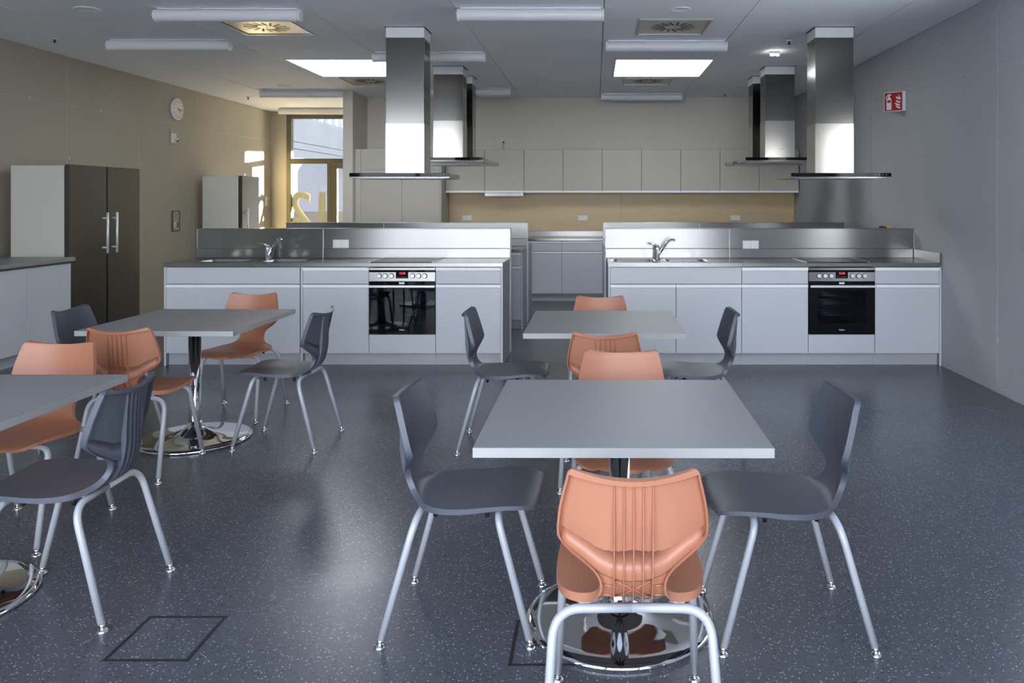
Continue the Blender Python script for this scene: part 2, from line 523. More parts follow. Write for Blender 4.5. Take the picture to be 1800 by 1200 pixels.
struct('wall_window_side', boxes([(XL - .02, -5.62, YW, YW + .2, 0, ZC + .03), (-5.62, -3.72, YW, YW + .2, 3.035, ZC + .03)]), M['wall_l'])
struct('baseboard_right', box(XR - .006, XR - .0005, YR, 7.18, 0, .05, bev=.001), M['wall_r'])
# rear glazed wall behind the photographer (daylight source)
wrw = struct('window_2', boxes([(XL, XR, YR - .1, YR, 3.0, ZC + .02), (XL, XR, YR - .1, YR, 0, .10)]), M['frame'])
struct('wall_rear', boxes([(XL, -4.55, YR - .08, YR + .02, .101, 2.999), (2.35, XR, YR - .08, YR + .02, .101, 2.999)]), M['wall_b'])
for k in range(7):
    x = -4.55 + (2.35 - .07 + 4.55) / 6.0 * k
    obj('window_frame', box(x, x + (.07), YR - .1, YR, .10, 3.0), M['frame'], wrw)

# back-left window with door
w1 = struct('window_1', boxes([(-5.62, -5.535, YW, YW + .12, .0, 3.035), (-5.535, -3.73, YW, YW + .12, 2.965, 3.035),
                               (-5.535, -3.73, YW, YW + .12, 2.145, 2.24), (-5.535, -4.88, YW, YW + .12, 0, .12),
                               (-4.88, -4.81, YW, YW + .12, 0, 2.145)], bev=.003), M['frame'])
obj('window_pane', box(-5.535, -3.73, YW + .05, YW + .056, 2.24, 2.965), M['glass'], w1)
obj('window_pane', box(-5.535, -4.88, YW + .05, YW + .056, .12, 2.145), M['glass'], w1)
d1 = struct('door_1', boxes([(-4.805, -4.70, YW - .01, YW + .08, .02, 2.14), (-3.84, -3.735, YW - .01, YW + .08, .02, 2.14),
                             (-4.70, -3.84, YW - .01, YW + .08, 2.06, 2.14), (-4.70, -3.84, YW - .01, YW + .08, .02, .15)], bev=.003), M['frame'])
obj('door_pane', box(-4.70, -3.84, YW + .03, YW + .036, .15, 2.06), M['glass'], d1)
bm = bmesh.new()
tube(bm, arc_path([(-4.75, YW - .01, 1.05), (-4.75, YW - .06, 1.05), (-4.62, YW - .06, 1.05)], .02), .009)
obj('door_handle', bm, M['alu'], d1)
bm = text_bm('12', 0.80, 0.001, off=0.022)
bmesh.ops.transform(bm, matrix=Matrix.Diagonal((-1, 1, 1, 1)), verts=bm.verts)
num = obj('house_number', bm, M['decal'], None, loc=(-5.195, YW + .064, 1.31))
tag(num, 'large cream number 12 stuck outside on the window pane', 'number')

# ------------------------------------------------------------------ outdoors seen through the window, and unseen walls added for the light
struct('courtyard_ground', box(-40, 40, YW + .2, 60, -.15, -.03), M['pave'])
struct('terrace_ground', box(-40, 40, -60, YR - .15, -.15, -.03), M['pave'])
fb = thing('courtyard_building', 'pale curved building with panelled parapet across the courtyard outside the window', 'building', (-7.65, 22, 0))
bm = bmesh.new()
def curve_pt(t):  # bowed facade line
    return (-0.55 * (t ** 2) * .0 + .0, -7 + 15 * t)
N = 12
def ribbon(z0, z1, off, th):
    b = bmesh.new()
    pr = []
    for k in range(N + 1):
        t = k / N
        x = off + 0.35 * math.sin(PI * t) - .2
        y = -7 + 15 * t
        pr.append((x, y))
    poly = pr + [(x - th, y) for x, y in reversed(pr)]
    prism(b, poly, z0, z1)
    return b
obj('parapet_band', ribbon(2.955, 3.62, 0, .4), M['facade'], fb)
obj('parapet_band', ribbon(2.775, 2.94, 0, .4), M['facade'], fb)
obj('parapet_band', ribbon(2.55, 2.76, 0, .4), M['facade'], fb)
obj('upper_wall', ribbon(3.62, 6.2, -.35, .3), M['facade_blue'], fb)
for k in range(22):
    y = -6.8 + k * .66
    t = (y + 7) / 15
    xx = 0.35 * math.sin(PI * t) - .2 - .35
    obj('fin', box(xx, xx + .12, y, y + .24, 3.63, 6.1), M['white'], fb)
gf = thing('ground_floor_facade', 'ground floor facade of grey and orange panels under the pale parapet outside', 'building', (-8, 27, 0))
obj('facade_panel', box(-4, -.45, 0, .2, 0, 2.5), M['facade_grey'], gf)
obj('facade_panel', box(-.44, -.15, -.03, .2, 0, 2.5), M['facade_or'], gf)
obj('facade_panel', box(-.14, 1.2, 0, .2, 0, 2.5), M['facade'], gf)
for k in range(5):
    obj('slat', box(-.02 + k * .24, .03 + k * .24, -.05, 0, 0, 2.5), M['facade_grey'], gf)
obj('facade_panel', box(1.22, 2.0, 0, .2, 0, 2.5), M['facade_or'], gf)
obj('facade_panel', box(2.02, 4.5, 0, .2, 0, 2.5), M['facade'], gf)
col = thing('round_column', 'white round column with flared top left behind the number 12 window', 'column', (-7.42, 19.5, 0))
bm = bmesh.new()
lathe(bm, [(0, 0), (.13, 0), (.13, 2.15), (.16, 2.25), (.25, 2.38), (.30, 2.42), (.30, 2.50), (0, 2.5)], 28)
obj('shaft', bm, M['white'], col)
rail = thing('balustrade', 'dark slatted balustrade outside below the number on the window', 'railing', (-7.0, 18.0, 0))
obj('top_rail', box(-1.4, 3.5, 0, .08, .95, 1.22), M['rail'], rail)
for k in range(28):
    obj('baluster', box(-1.38 + k * .175, -1.30 + k * .175, .01, .06, 0, .95), M['rail'], rail)
north = thing('added_shade_wall', 'unseen wall added to keep the sun off the courtyard building', 'building', (-1.5, 30, 0))  # added out of view to put the curved facade in shade
obj('wall', box(-10.5, 10.5, 0, .5, 0, 8), M['facade'], north)
east = thing('added_bounce_wall', 'unseen cream wall added to block sun and tint the side window light', 'building', (9.5, 2, 0))  # added out of view: stops the low sun, bounces cream light inside
obj('wall', box(0, .5, -14, 14, -.03, 6.5), M['cream_bounce'], east)
wing = thing('added_sun_blocker', 'unseen blocker added to shape the sun patch by the window', 'building', (1.3, 19.8, 0), math.atan2(-.75, .66))  # added out of view: trims the sun entering the back-left window
obj('blocker_wall', box(0, 6, 0, .4, 0, 7), M['facade'], wing)
obj('blocker_wall', box(-3.5, 0, 0, .4, 3.02, 7), M['facade'], wing)

# ------------------------------------------------------------------ ceiling fittings
def tube_lamp(label, x, y):
    x, y = x * 1.0233, min(y * 1.0233, 11.66 if x < -4 and y < 12 else 99)
    t = thing('tube_lamp', label, 'lamp', (x, y, 3.035), group=None)
    bm = bmesh.new()
    tube(bm, [(-.602, 0, 0), (.602, 0, 0)], .0505, 28, caps=False)
    obj('diffuser', bm, M['tubelight'], t, smooth=True)
    for s in (-1, 1):
        b = bmesh.new()
        tube(b, [(s * .594, 0, 0), (s * .612, 0, 0)], [.0535, .051], 28)
        obj('end_cap', b, M['white'], t)
    obj('top_channel', box(-.585, .585, -.014, .014, .0505, .0595), M['alu'], t)
    for s in (-1, 1):
        obj('ceiling_bracket', box(s * .25 - .04, s * .25 + .04, -.034, .034, .0545, .0594), M['alu'], t)
    return t
tube_lamp('tubular ceiling lamp at top left, directly over the gilded diffuser', -3.00, 6.51)
tube_lamp('tubular ceiling lamp at the top centre, nearest of all', -.525, 6.49)
tube_lamp('leftmost tubular ceiling lamp, near the left wall', -4.16, 7.78)
tube_lamp('tubular ceiling lamp just in front of the right skylight', .70, 7.83)
tube_lamp('tubular ceiling lamp passing behind the nearest left hood chimney', -1.755, 8.43)
tube_lamp('tubular ceiling lamp against the end of the cream pier', -4.19, 11.48)
tube_lamp('tubular ceiling lamp over the wall cabinets behind the right skylight', .687, 11.73)
tube_lamp('tubular ceiling lamp partly hidden behind the far left hoods', -1.78, 11.14)
tube_lamp('farthest tubular ceiling lamp above the bronze framed window', -4.80, 13.6)

for i, (x0, x1, y0, y1) in enumerate(SKY):
    t = thing('skylight', ['bright white skylight on the left, cut by the hood chimney', 'bright white skylight on the right, fully visible'][i], 'skylight', ((x0 + x1) / 2, (y0 + y1) / 2, ZC))
    hx, hy = (x1 - x0) / 2 - .001, (y1 - y0) / 2 - .001
    obj('reveal_frame', boxes([(-hx, -hx + .02, -hy, hy, -.006, .028), (hx - .02, hx, -hy, hy, -.006, .028),
                               (-hx + .02, hx - .02, -hy, -hy + .012, -.006, .028), (-hx + .02, hx - .02, hy - .012, hy, -.006, .028)]), M['diff'], t)
    obj('opal_pane', box(-hx + .02, hx - .02, -hy + .012, hy - .012, .010, .016), M['skylight'], t)

dl = ['square swirl air diffuser gleaming gold behind the top left lamp', 'square swirl air diffuser with grey plate nearest on the right',
      'far square swirl air diffuser behind the left skylight', 'far square swirl air diffuser behind the right skylight']
for i, (x0, x1, y0, y1) in enumerate(DIF):
    t = thing('air_diffuser', dl[i], 'vent', ((x0 + x1) / 2, (y0 + y1) / 2, ZC))
    h = .324
    obj('outer_frame', boxes([(-h, -h + .02, -h, h, -.012, .015), (h - .02, h, -h, h, -.012, .015),
                              (-h + .02, h - .02, -h, -h + .02, -.012, .015), (-h + .02, h - .02, h - .02, h, -.012, .015)], bev=.002), M['diff'], t)
    obj('face_plate', box(-h + .022, h - .022, -h + .022, h - .022, -.004, .006), M['diff'], t)
    for k in range(16):
        a = 2 * PI * k / 16
        b = bmesh.new()
        bx(b, .075, .20, .020, .040, -.0055, -.0038)
        bmesh.ops.rotate(b, verts=b.verts, cent=(0, 0, 0), matrix=Matrix.Rotation(a, 3, 'Z'))
        obj('slot', b, M['black'], t)
    b = bmesh.new(); cyl(b, (0, 0, -.008), (0, 0, -.003), .008, n=12)
    obj('centre_screw', b, M['diff'], t)

for lab, x, y, r in (('large round flush ceiling speaker at top left', -4.26, 6.69, .105), ('round flush ceiling speaker at top right of centre', .72, 6.69, .085),
                     ('small round ceiling speaker far behind the right skylight', .69, 11.5, .085)):
    t = thing('ceiling_speaker', lab, 'speaker', (x, y, ZC))
    b = bmesh.new(); lathe(b, [(0, -.004), (r * .86, -.004), (r * .9, -.006), (r, -.004), (r, 0), (0, 0)], 32)
    obj('grille', b, M['ceil'], t)
t = thing('downlight', 'small round ceiling downlight catching warm light near the pier', 'lamp', (-4.36, 11.2, ZC))
b = bmesh.new(); lathe(b, [(0, -.006), (.05, -.006), (.06, -.016), (.09, -.012), (.095, 0), (0, 0)], 28)
obj('trim_ring', b, M['white'], t)
for lab, x, y in (('ceiling sprinkler head above the left wall', -5.36, 7.9), ('ceiling sprinkler head near the far left window corner', -5.4, 12.4),
                  ('ceiling sprinkler head left of the big right hood', 1.95, 8.0), ('ceiling sprinkler head far back on the right', 1.957, 12.0)):
    t = thing('sprinkler', lab, 'sprinkler', (x, y, ZC))
    b = bmesh.new(); lathe(b, [(0, 0), (.036, 0), (.034, -.006), (.014, -.012), (0, -.012)], 20)
    obj('escutcheon', b, M['white'], t)
    b = bmesh.new(); cyl(b, (0, 0, -.012), (0, 0, -.038), .008, .010, 12); cyl(b, (0, 0, -.038), (0, 0, -.042), .018, n=16)
    obj('nozzle', b, M['black'], t)
t = thing('twin_spotlight', 'lit twin spotlight on the ceiling beside the far right hoods', 'lamp', (1.94, 8.6, ZC))
obj('housing', box(-.05, .05, -.025, .025, -.03, 0, bev=.004), M['white'], t)
for s in (-1, 1):
    b = bmesh.new(); cyl(b, (s * .028, 0, -.046), (s * .028, 0, -.03), .02, .016, 16)
    obj('lens', b, M['spot'], t)

# ------------------------------------------------------------------ kitchen cabinets
def cab_empty(name, label, cat, x, y, rz, group): return thing(name, label, cat, (x, y, 0), rz, group)

def panel(name, parent, x0, x1, z0, z1, m=None, strip=True, y0=0.0):
    d = obj(name, box(x0 + .0024, x1 - .0024, y0, y0 + .019, z0, z1 - (.030 if strip else 0), bev=.001), m or M['cab'], parent)
    if strip:
        obj('handle_strip', boxes([(x0 + .0015, x1 - .0015, y0 - .006, y0 + .019, z1 - .028, z1), ], bev=.0015), M['strip'], d)
    return d

def base_cabinet(label, x0, x1, y0, rz, kind, group, depth=.58, side_l=False, side_r=False, top=.888, cat='cabinet'):
    """front at y0 (world), x0..x1 world for rz=0; for rz=pi the front faces +y"""
    w = abs(x1 - x0)
    cx = (x0 + x1) / 2
    t = cab_empty('base_cabinet', label, cat, cx, y0, rz, group)
    h = w / 2
    e = .0008
    pt = .016
    cr = [(-h + e, -h + pt, .021, depth, .11, top), (h - pt, h - e, .021, depth, .11, top), (-h + pt, h - pt, .021, depth, .11, .126),
          (-h + pt, h - pt, depth - .008, depth, .126, top)]
    if kind != 'oven':
        cr.append((-h + pt, h - pt, .021, .05, top - .03, top))
    if kind.startswith('drawer'):
        cr.append((-h + pt, h - pt, .021, depth - .01, .70, .712))
    obj('carcass', boxes(cr), M['cab_body'], t)
    obj('plinth', box(-h + e, h - e, .05, .066, .0, .109), M['plinth'], t)
    for flag, a0, a1 in ((side_l, -h + e - .019, -h), (side_r, h, h - e + .019)):
        if flag:
            ep = obj('end_panel', box(a0, a1, .004, depth, 0, top), M['cab_side_shade'], t)
            obj('edge_strip', box(a0, a1, 0, .0038, 0, top), M['cab'], ep)
    if kind == 'drawer':
        panel('drawer', t, -h, h, .737, .884)
        panel('door', t, -h, h, .112, .731)
    elif kind == 'sink2':
        panel('fascia', t, -h, h, .737, .884, strip=False)
        panel('door', t, -h, 0, .112, .731); panel('door', t, 0, h, .112, .731)
    elif kind == 'sink1':
        panel('fascia', t, -h, h, .737, .884, strip=False)
        panel('door', t, -h, h, .112, .731)
    elif kind == 'oven':
        panel('fascia', t, -h, h, .112, .280, strip=False)
        obj('shelf', box(-h + pt, h - pt, .03, depth - .01, .262, .277), M['cab_body'], t)
    return t

def build_oven(x, y, lab, group):
    t = thing('built_in_oven', lab, 'oven', (x, y, .283), 0, group)
    a = .2975
    z = lambda v: v - .283
    obj('housing', boxes([(-.27, -.255, .03, .52, z(.30), z(.85)), (.255, .27, .03, .52, z(.30), z(.85)), (-.255, .255, .03, .52, z(.30), z(.315)),
                          (-.255, .255, .03, .52, z(.755), z(.85)), (-.255, .255, .505, .52, z(.315), z(.755))]), M['oven_in'], t)
    obj('top_trim', box(-a, a, -.006, .02, z(.862), z(.882), bev=.001), M['steel'], t)
    obj('control_strip', box(-a, a, -.002, .03, z(.757), z(.862)), M['blackglass'], t)
    cp = obj('control_panel', boxes([(-a, -.056, -.008, -.002, z(.762), z(.842)), (.056, a, -.008, -.002, z(.762), z(.842)), (-.056, .056, -.008, -.002, z(.762), z(.787))]), M['steel'], t)
    for xx in (-.205, -.150, -.095, .095, .150, .205):
        b = bmesh.new(); cyl(b, (xx, -.008, z(.810)), (xx, -.024, z(.810)), .0195, .0175, 24); bx(b, xx - .002, xx + .002, -.0255, -.0235, z(.812), z(.826))
        obj('knob', b, M['alu'], t)
    b = bmesh.new()
    for xx in (-.205, -.150, -.095, .095, .150, .205): cyl(b, (xx, -.008, z(.810)), (xx, -.0115, z(.810)), .0235, n=24)
    obj('dial_ring', b, M['black'], cp)
    dsp = obj('display', box(-.055, .055, -.0065, -.002, z(.788), z(.855)), M['blackglass'], t)
    b = text_bm('12:30', .026, .0004)
    bmesh.ops.translate(b, verts=b.verts, vec=(0, -.0071, z(.832)))
    obj('digits', b, M['led'], dsp)
    b = boxes([(-.04 + .018 * k, -.032 + .018 * k, -.0071, -.0066, z(.798), z(.800)) for k in range(5)])
    obj('symbols', b, M['white'], dsp)
    # door
    door = obj('door', boxes([(-a, -.215, -.012, .012, z(.287), z(.757)), (.215, a, -.012, .012, z(.287), z(.757)),
                              (-.215, .215, -.012, .012, z(.287), z(.385)), (-.215, .215, -.012, .012, z(.675), z(.757))]), M['blackglass'], t)
    obj('door_window', box(-.215, .215, -.010, -.006, z(.385), z(.675)), M['ovenglass'], door)
    hb = boxes([(-.29, .30, -.048, -.034, z(.708), z(.728)), (-.26, -.245, -.034, -.010, z(.711), z(.725)), (.245, .26, -.034, -.010, z(.711), z(.725))], bev=.002)
    obj('handle', hb, M['alu'], door)
    b = text_bm('beko', .024, .0004)
    bmesh.ops.translate(b, verts=b.verts, vec=(0, -.0125, z(.325)))
    obj('lettering', b, M['white'], door)
    obj('sticker', box(-.026, .022, -.0135, -.012, z(.736), z(.753)), M['white'], door)
    # inner racks
    for zz in (.44, .545, .62):
        b = bmesh.new()
        for k in range(5): tube(b, [(-.25, .08 + .09 * k, z(zz)), (.25, .08 + .09 * k, z(zz))], .0028, 6)
        for s in (-1, 1): tube(b, [(s * .248, .06, z(zz)), (s * .248, .47, z(zz))], .0035, 6)
        obj('rack', b, M['chrome'], t)
    b = bmesh.new()
    for s in (-1, 1):
        tube(b, [(s * .250, .06, z(.33)), (s * .250, .06, z(.74))], .003, 6)
        for k in range(6): tube(b, [(s * .250, .06, z(.36 + .06 * k)), (s * .236, .06, z(.36 + .06 * k))], .0025, 6)
    obj('rack_guide', b, M['chrome'], t)
    return t

def rrect(x0, x1, y0, y1, r, per=8):
    """rounded rectangle, 4*per points starting at mid of corner arcs order: side by side"""
    pts = []
    cs = [((x1 - r, y0 + r), -90), ((x1 - r, y1 - r), 0), ((x0 + r, y1 - r), 90), ((x0 + r, y0 + r), 180)]
    for (cx, cy), a0 in cs:
        for k in range(per):
            a = R(a0 + 90 * k / (per - 1))
            pts.append((cx + r * math.cos(a), cy + r * math.sin(a)))
    return pts

def worktop(label, x0, x1, y0, y1, holes=(), z0=.890, z1=.926, group=None, flip=False, mats=None, name='worktop'):
    """steel worktop with rounded sink bowls; holes: list of (hx0,hx1,hy0,hy1)"""
    cx, cy = (x0 + x1) / 2, (y0 + y1) / 2
    t = thing(name, label, 'worktop', (cx, cy, 0), 0, group)
    bm = bmesh.new()
    m = mats or M['steel_top']
    if not holes:
        bx(bm, x0 - cx, x1 - cx, y0 - cy, y1 - cy, z0, z1, bev=.002)
        obj('slab', bm, m, t)
        return t
    xc = [x0]
    for i in range(len(holes) - 1): xc.append((holes[i][1] + holes[i + 1][0]) / 2)
    xc.append(x1)
    per = 8
    for (hx0, hx1, hy0, hy1), a, b in zip(holes, xc[:-1], xc[1:]):
        inner = rrect(hx0, hx1, hy0, hy1, .06, per)
        corners = [(b, y0), (b, y1), (a, y1), (a, y0)]
        outer = []
        for ci in range(4):
            c = corners[ci]
            nxt = corners[(ci + 1) % 4]; prv = corners[(ci - 1) % 4]
            for k in range(per):
                f = k / (per - 1)
                if f < .5:
                    g = (.5 - f) * .4; outer.append((c[0] + (prv[0] - c[0]) * g, c[1] + (prv[1] - c[1]) * g))
                else:
                    g = (f - .5) * .4; outer.append((c[0] + (nxt[0] - c[0]) * g, c[1] + (nxt[1] - c[1]) * g))
        n = len(inner)
        vi = [bm.verts.new((px - cx, py - cy, z1)) for px, py in inner]
        vi2 = [bm.verts.new((px - cx, py - cy, z0)) for px, py in inner]
        vo = [bm.verts.new((px - cx, py - cy, z1)) for px, py in outer]
        for k in range(n):
            k2 = (k + 1) % n
            bm.faces.new([vo[k], vo[k2], vi[k2], vi[k]])
            bm.faces.new([vi[k], vi[k2], vi2[k2], vi2[k]])
    # front, ends, back, underside strips
    bx(bm, x0 - cx, x1 - cx, y0 - cy, y0 - cy + .02, z0, z1 - .0004)
    bx(bm, x0 - cx, x0 - cx + .02, y0 - cy + .02, y1 - cy, z0, z1 - .0004)
    bx(bm, x1 - cx - .02, x1 - cx, y0 - cy + .02, y1 - cy, z0, z1 - .0004)
    obj('slab', bm, m, t)
    for (hx0, hx1, hy0, hy1) in holes:
        b = bmesh.new()
        rings = []
        for (ins, zz, rr) in ((-.018, z1 + .0018, .07), (0.002, z1 + .0015, .06), (.003, z1 - .0015, .06), (.004, z1 - .003, .06), (.018, .80, .06), (.05, .772, .06), (.10, .768, .03)):
            rings.append([b.verts.new((px - cx, py - cy, zz)) for px, py in rrect(hx0 + ins, hx1 - ins, hy0 + ins, hy1 - ins, rr, per)])
        for r0, r1 in zip(rings[:-1], rings[1:]):
            for k in range(len(r0)):
                f = b.faces.new([r0[k], r0[(k + 1) % len(r0)], r1[(k + 1) % len(r0)], r1[k]]); f.smooth = True
        b.faces.new(rings[-1])
        for e in b.edges:
            if len(e.link_faces) == 2 and e.calc_face_angle(0) > R(32): e.smooth = False
        sb = obj('sink_bowl', b, M['basin'], t)
        b = bmesh.new(); cyl(b, ((hx0 + hx1) / 2 - cx, (hy0 + hy1) / 2 - cy, .768), ((hx0 + hx1) / 2 - cx, (hy0 + hy1) / 2 - cy, .774), .04, .036, 20)
        obj('drain', b, M['chrome'], sb)
    return t

def faucet(label, x, y):
    t = thing('kitchen_tap', label, 'tap', (x, y, .9265))
    b = bmesh.new(); lathe(b, [(0, 0), (.034, 0), (.034, .006), (.026, .010), (.025, .105), (.022, .118), (0, .122)], 24)
    obj('body', b, M['chrome'], t, smooth=True)
    b = bmesh.new()
    tube(b, arc_path([(.012, -.004, .035), (.105, -.040, .175), (.140, -.055, .200), (.165, -.065, .178)], .03, 6), [.013] + [.012] * 14 + [.014], 14)
    obj('spout', b, M['chrome'], t)
    b = bmesh.new()
    cyl(b, (0, 0, .118), (0, 0, .134), .022, .019, 20)
    tube(b, [(0, 0, .128), (-.03, 0, .140), (-.085, 0, .152)], [.010, .008, .006], 10)
    obj('lever', b, M['chrome'], t)
    return t

def hob(label, x, y0, d=.50, group=None):
    t = thing('ceramic_hob', label, 'hob', (x, y0 + d / 2, .9264), 0, group)
    obj('glass_top', box(-.28, .28, -d / 2, d / 2, 0, .005, bev=.001), M['hob'], t)
    obj('steel_edge', boxes([(-.287, -.281, -d / 2, d / 2, 0, .0065), (.281, .287, -d / 2, d / 2, 0, .0065)]), M['alu'], t)
    b = bmesh.new()
    for (cx, cy, r) in ((-.13, -.11, .09), (.14, -.11, .07), (-.13, .13, .07), (.14, .13, .09)):
        n = 32
        v0 = [b.verts.new((cx + r * math.cos(2 * PI * k / n), cy + r * math.sin(2 * PI * k / n), .0053)) for k in range(n)]
        v1 = [b.verts.new((cx + (r - .003) * math.cos(2 * PI * k / n), cy + (r - .003) * math.sin(2 * PI * k / n), .0053)) for k in range(n)]
        for k in range(n): b.faces.new([v0[k], v0[(k + 1) % n], v1[(k + 1) % n], v1[k]])
    obj('zone_rings', b, M['text_grey'], t)
    return t

def splash(label, x0, x1, y0, th, seam, back=False, name='splashback_wall'):
    cx = (x0 + x1) / 2
    t = thing(name, label, 'splashback', (cx, y0, 0), 0)
    a, b_ = x0 - cx, x1 - cx
    s = seam - cx
    obj('core', box(a + .003, b_ - .003, .012, th - .012, 0, 1.196), M['cab_body'], t)
    obj('seam_strip', boxes([(s - .0028, s + .0028, -.0092, .0, .928, 1.018), (s - .0028, s + .0028, .0005, .004, 1.018, 1.206)]), M['strip'], t)
    for (u0, u1) in ((a, s - .003), (s + .003, b_)):
        obj('steel_panel', box(u0, u1, .002, .0115, 1.021, 1.206, bev=.001), M['steel'], t)
        obj('upstand', box(u0, u1, -.008, .010, .928, 1.017, bev=.0015), M['steel'], t)
        if back:
            obj('steel_panel', box(u0, u1, th - .0115, th - .002, 1.021, 1.206, bev=.001), M['steel'], t)
            obj('upstand', box(u0, u1, th - .010, th + .008, .928, 1.017, bev=.0015), M['steel'], t)
        obj('top_cap', box(u0, u1, .0, th, 1.2065, 1.214, bev=.001), M['steel'], t)
    obj('end_trim', box(b_ - .0028, b_ + .001, .0, th, 0, 1.206), M['alu'], t)
    obj('end_trim', box(a - .001, a + .0028, .0, th, 0, 1.206), M['alu'], t)
    return t

def socket(label, x, y, z, n=2, w=.155, h=.082, group=None):
    t = thing('power_socket', label, 'socket', (x, y, z), 0, group)
    obj('cover_frame', boxes([(-w / 2, w / 2, -.008, 0, h / 2 - .006, h / 2), (-w / 2, w / 2, -.008, 0, -h / 2, -h / 2 + .006),
                              (-w / 2, -w / 2 + .006, -.008, 0, -h / 2 + .006, h / 2 - .006), (w / 2 - .006, w / 2, -.008, 0, -h / 2 + .006, h / 2 - .006)]), M['white'], t)
    pw = (w - .012) / n
    for k in range(n):
        xx = -w / 2 + .006 + pw * (k + .5)
        obj('socket_insert', box(xx - pw / 2 + .001, xx + pw / 2 - .001, -.006, 0, -h / 2 + .007, h / 2 - .007, bev=.0015), M['white'], t)
    return t

YI = 7.18
HX = (-1.76, 2.215)
gI = 'base cabinets of the front islands'
# ---- front left island
base_cabinet('wide one-door sink cabinet at the left end of the front left island', -3.868, -2.66, YI, 0, 'sink1', gI, side_l=True)
base_cabinet('drawer cabinet left of the oven in the front left island', -2.635, -2.038, YI, 0, 'drawer', gI, side_l=True)
base_cabinet('oven housing cabinet in the front left island', -2.038, -1.438, YI, 0, 'oven', gI)
base_cabinet('drawer cabinet at the right end of the front left island', -1.438, -.850, YI, 0, 'drawer', gI, side_r=True)
build_oven(-1.738, YI, 'built-in oven with red display in the front left island', 'built-in ovens')
worktop('steel worktop with two sink bowls on the front left island', -3.887, -2.652, YI - .004, 7.772,
        [(-3.64, -3.24, 7.30, 7.62), (-3.06, -2.71, 7.30, 7.62)])
worktop('plain steel worktop right part of the front left island', -2.651, -.831, YI - .004, 7.772)
faucet('chrome tap between the sink bowls on the left island', -3.15, 7.66)
hob('dark ceramic hob beneath the nearest left hood', -1.76, 7.22)
splash('long steel splashback wall along the front left island', -3.887, -.831, 7.78, .12, -2.655)
socket('white double socket on the front left splashback', -2.482, 7.7815, 1.064, group='white sockets on the steel splashbacks')
# ---- front right island
base_cabinet('two-door sink cabinet at the left end of the front right island', .137, 1.322, YI, 0, 'sink2', gI, side_l=True)
base_cabinet('drawer cabinet left of the oven in the front right island', 1.322, 1.922, YI, 0, 'drawer', gI)
base_cabinet('oven housing cabinet in the front right island', 1.922, 2.522, YI, 0, 'oven', gI)
base_cabinet('drawer cabinet against the right wall in the front right island', 2.522, 3.104, YI, 0, 'drawer', gI, side_r=True)
build_oven(2.222, YI, 'built-in oven with red display in the front right island', 'built-in ovens')
worktop('steel worktop with two sink bowls on the front right island', .118, 1.330, YI - .004, 7.772,
        [(.17, .55, 7.30, 7.62), (.66, 1.03, 7.30, 7.62)])
worktop('plain steel worktop right part of the front right island', 1.331, 3.122, YI - .004, 7.772)
faucet('chrome tap between the sink bowls on the right island', .595, 7.66)
hob('dark ceramic hob beneath the nearest right hood', 2.20, 7.22)
splash('long steel splashback wall along the front right island', .103, 3.118, 7.78, .12, 1.313)
socket('white double socket on the front right splashback', 1.52, 7.7815, 1.055, group='white sockets on the steel splashbacks')
t = thing('side_upstand', 'low steel upstand where the right worktop meets the grey wall', 'splashback', (3.11, 7.47, .9265))
obj('steel_strip', box(-.004, .008, -.295, .29, 0, .088, bev=.001), M['steel'], t)
t = thing('cloth_bundle', 'tiny crumpled black, red and yellow bundle lying on the right splashback', 'cloth', (2.85, 7.83, 1.2142))
for (xx, m, s) in ((-.035, 'black', 1.0), (0.0, 'maroon', .85), (.032, 'yellow', 1.0)):
    b = bmesh.new(); bmesh.ops.create_icosphere(b, subdivisions=2, radius=.5)
    for v in b.verts:
        v.co = Vector((v.co.x * .055 + xx, v.co.y * .035, v.co.z * .022 * s + .0115 * s)) + Vector((random.uniform(-.002, .002), random.uniform(-.002, .002), random.uniform(0, .002)))
    obj('fold', b, M[m], t, smooth=True)

# ---- rear islands (double sided)
Y2 = 9.16
g2 = 'base cabinets of the rear islands'
for side, (xa, xb, lab) in enumerate(((-3.79, -.831, 'left'), (.103, 3.06, 'right'))):
    xo = [xa + .019, xa + .019 + 1.19, xa + .019 + 1.79, xa + .019 + 2.36, xb - .019]
    kinds = ['sink2', 'drawer', 'drawer', 'drawer']
    names = ['first', 'second', 'third', 'last']
    for k in range(4):
        base_cabinet('%s cabinet from the left, front side of the rear %s island' % (names[k], lab), xo[k], xo[k + 1], Y2, 0, kinds[k], g2, side_l=(k == 0), side_r=(k == 3))
        base_cabinet('%s cabinet from the left, rear side of the rear %s island' % (names[k], lab), xo[k], xo[k + 1], 10.50, PI, kinds[k], g2, side_l=(k == 3), side_r=(k == 0))
    worktop('steel worktop on the front side of the rear %s island' % lab, xa, xb, Y2 - .004, 9.752)
    worktop('steel worktop on the rear side of the rear %s island' % lab, xa, xb, 9.908, 10.504)
    splash('steel splashback wall showing its top edge on the rear %s island' % lab, xa, xb, 9.76, .14, (-2.59, 1.28)[side], back=True)
    hob('hob under the front chimney of the rear %s island' % lab, HX[side], 9.20)
    hob('hob under the rear chimney of the rear %s island' % lab, HX[side], 9.96)

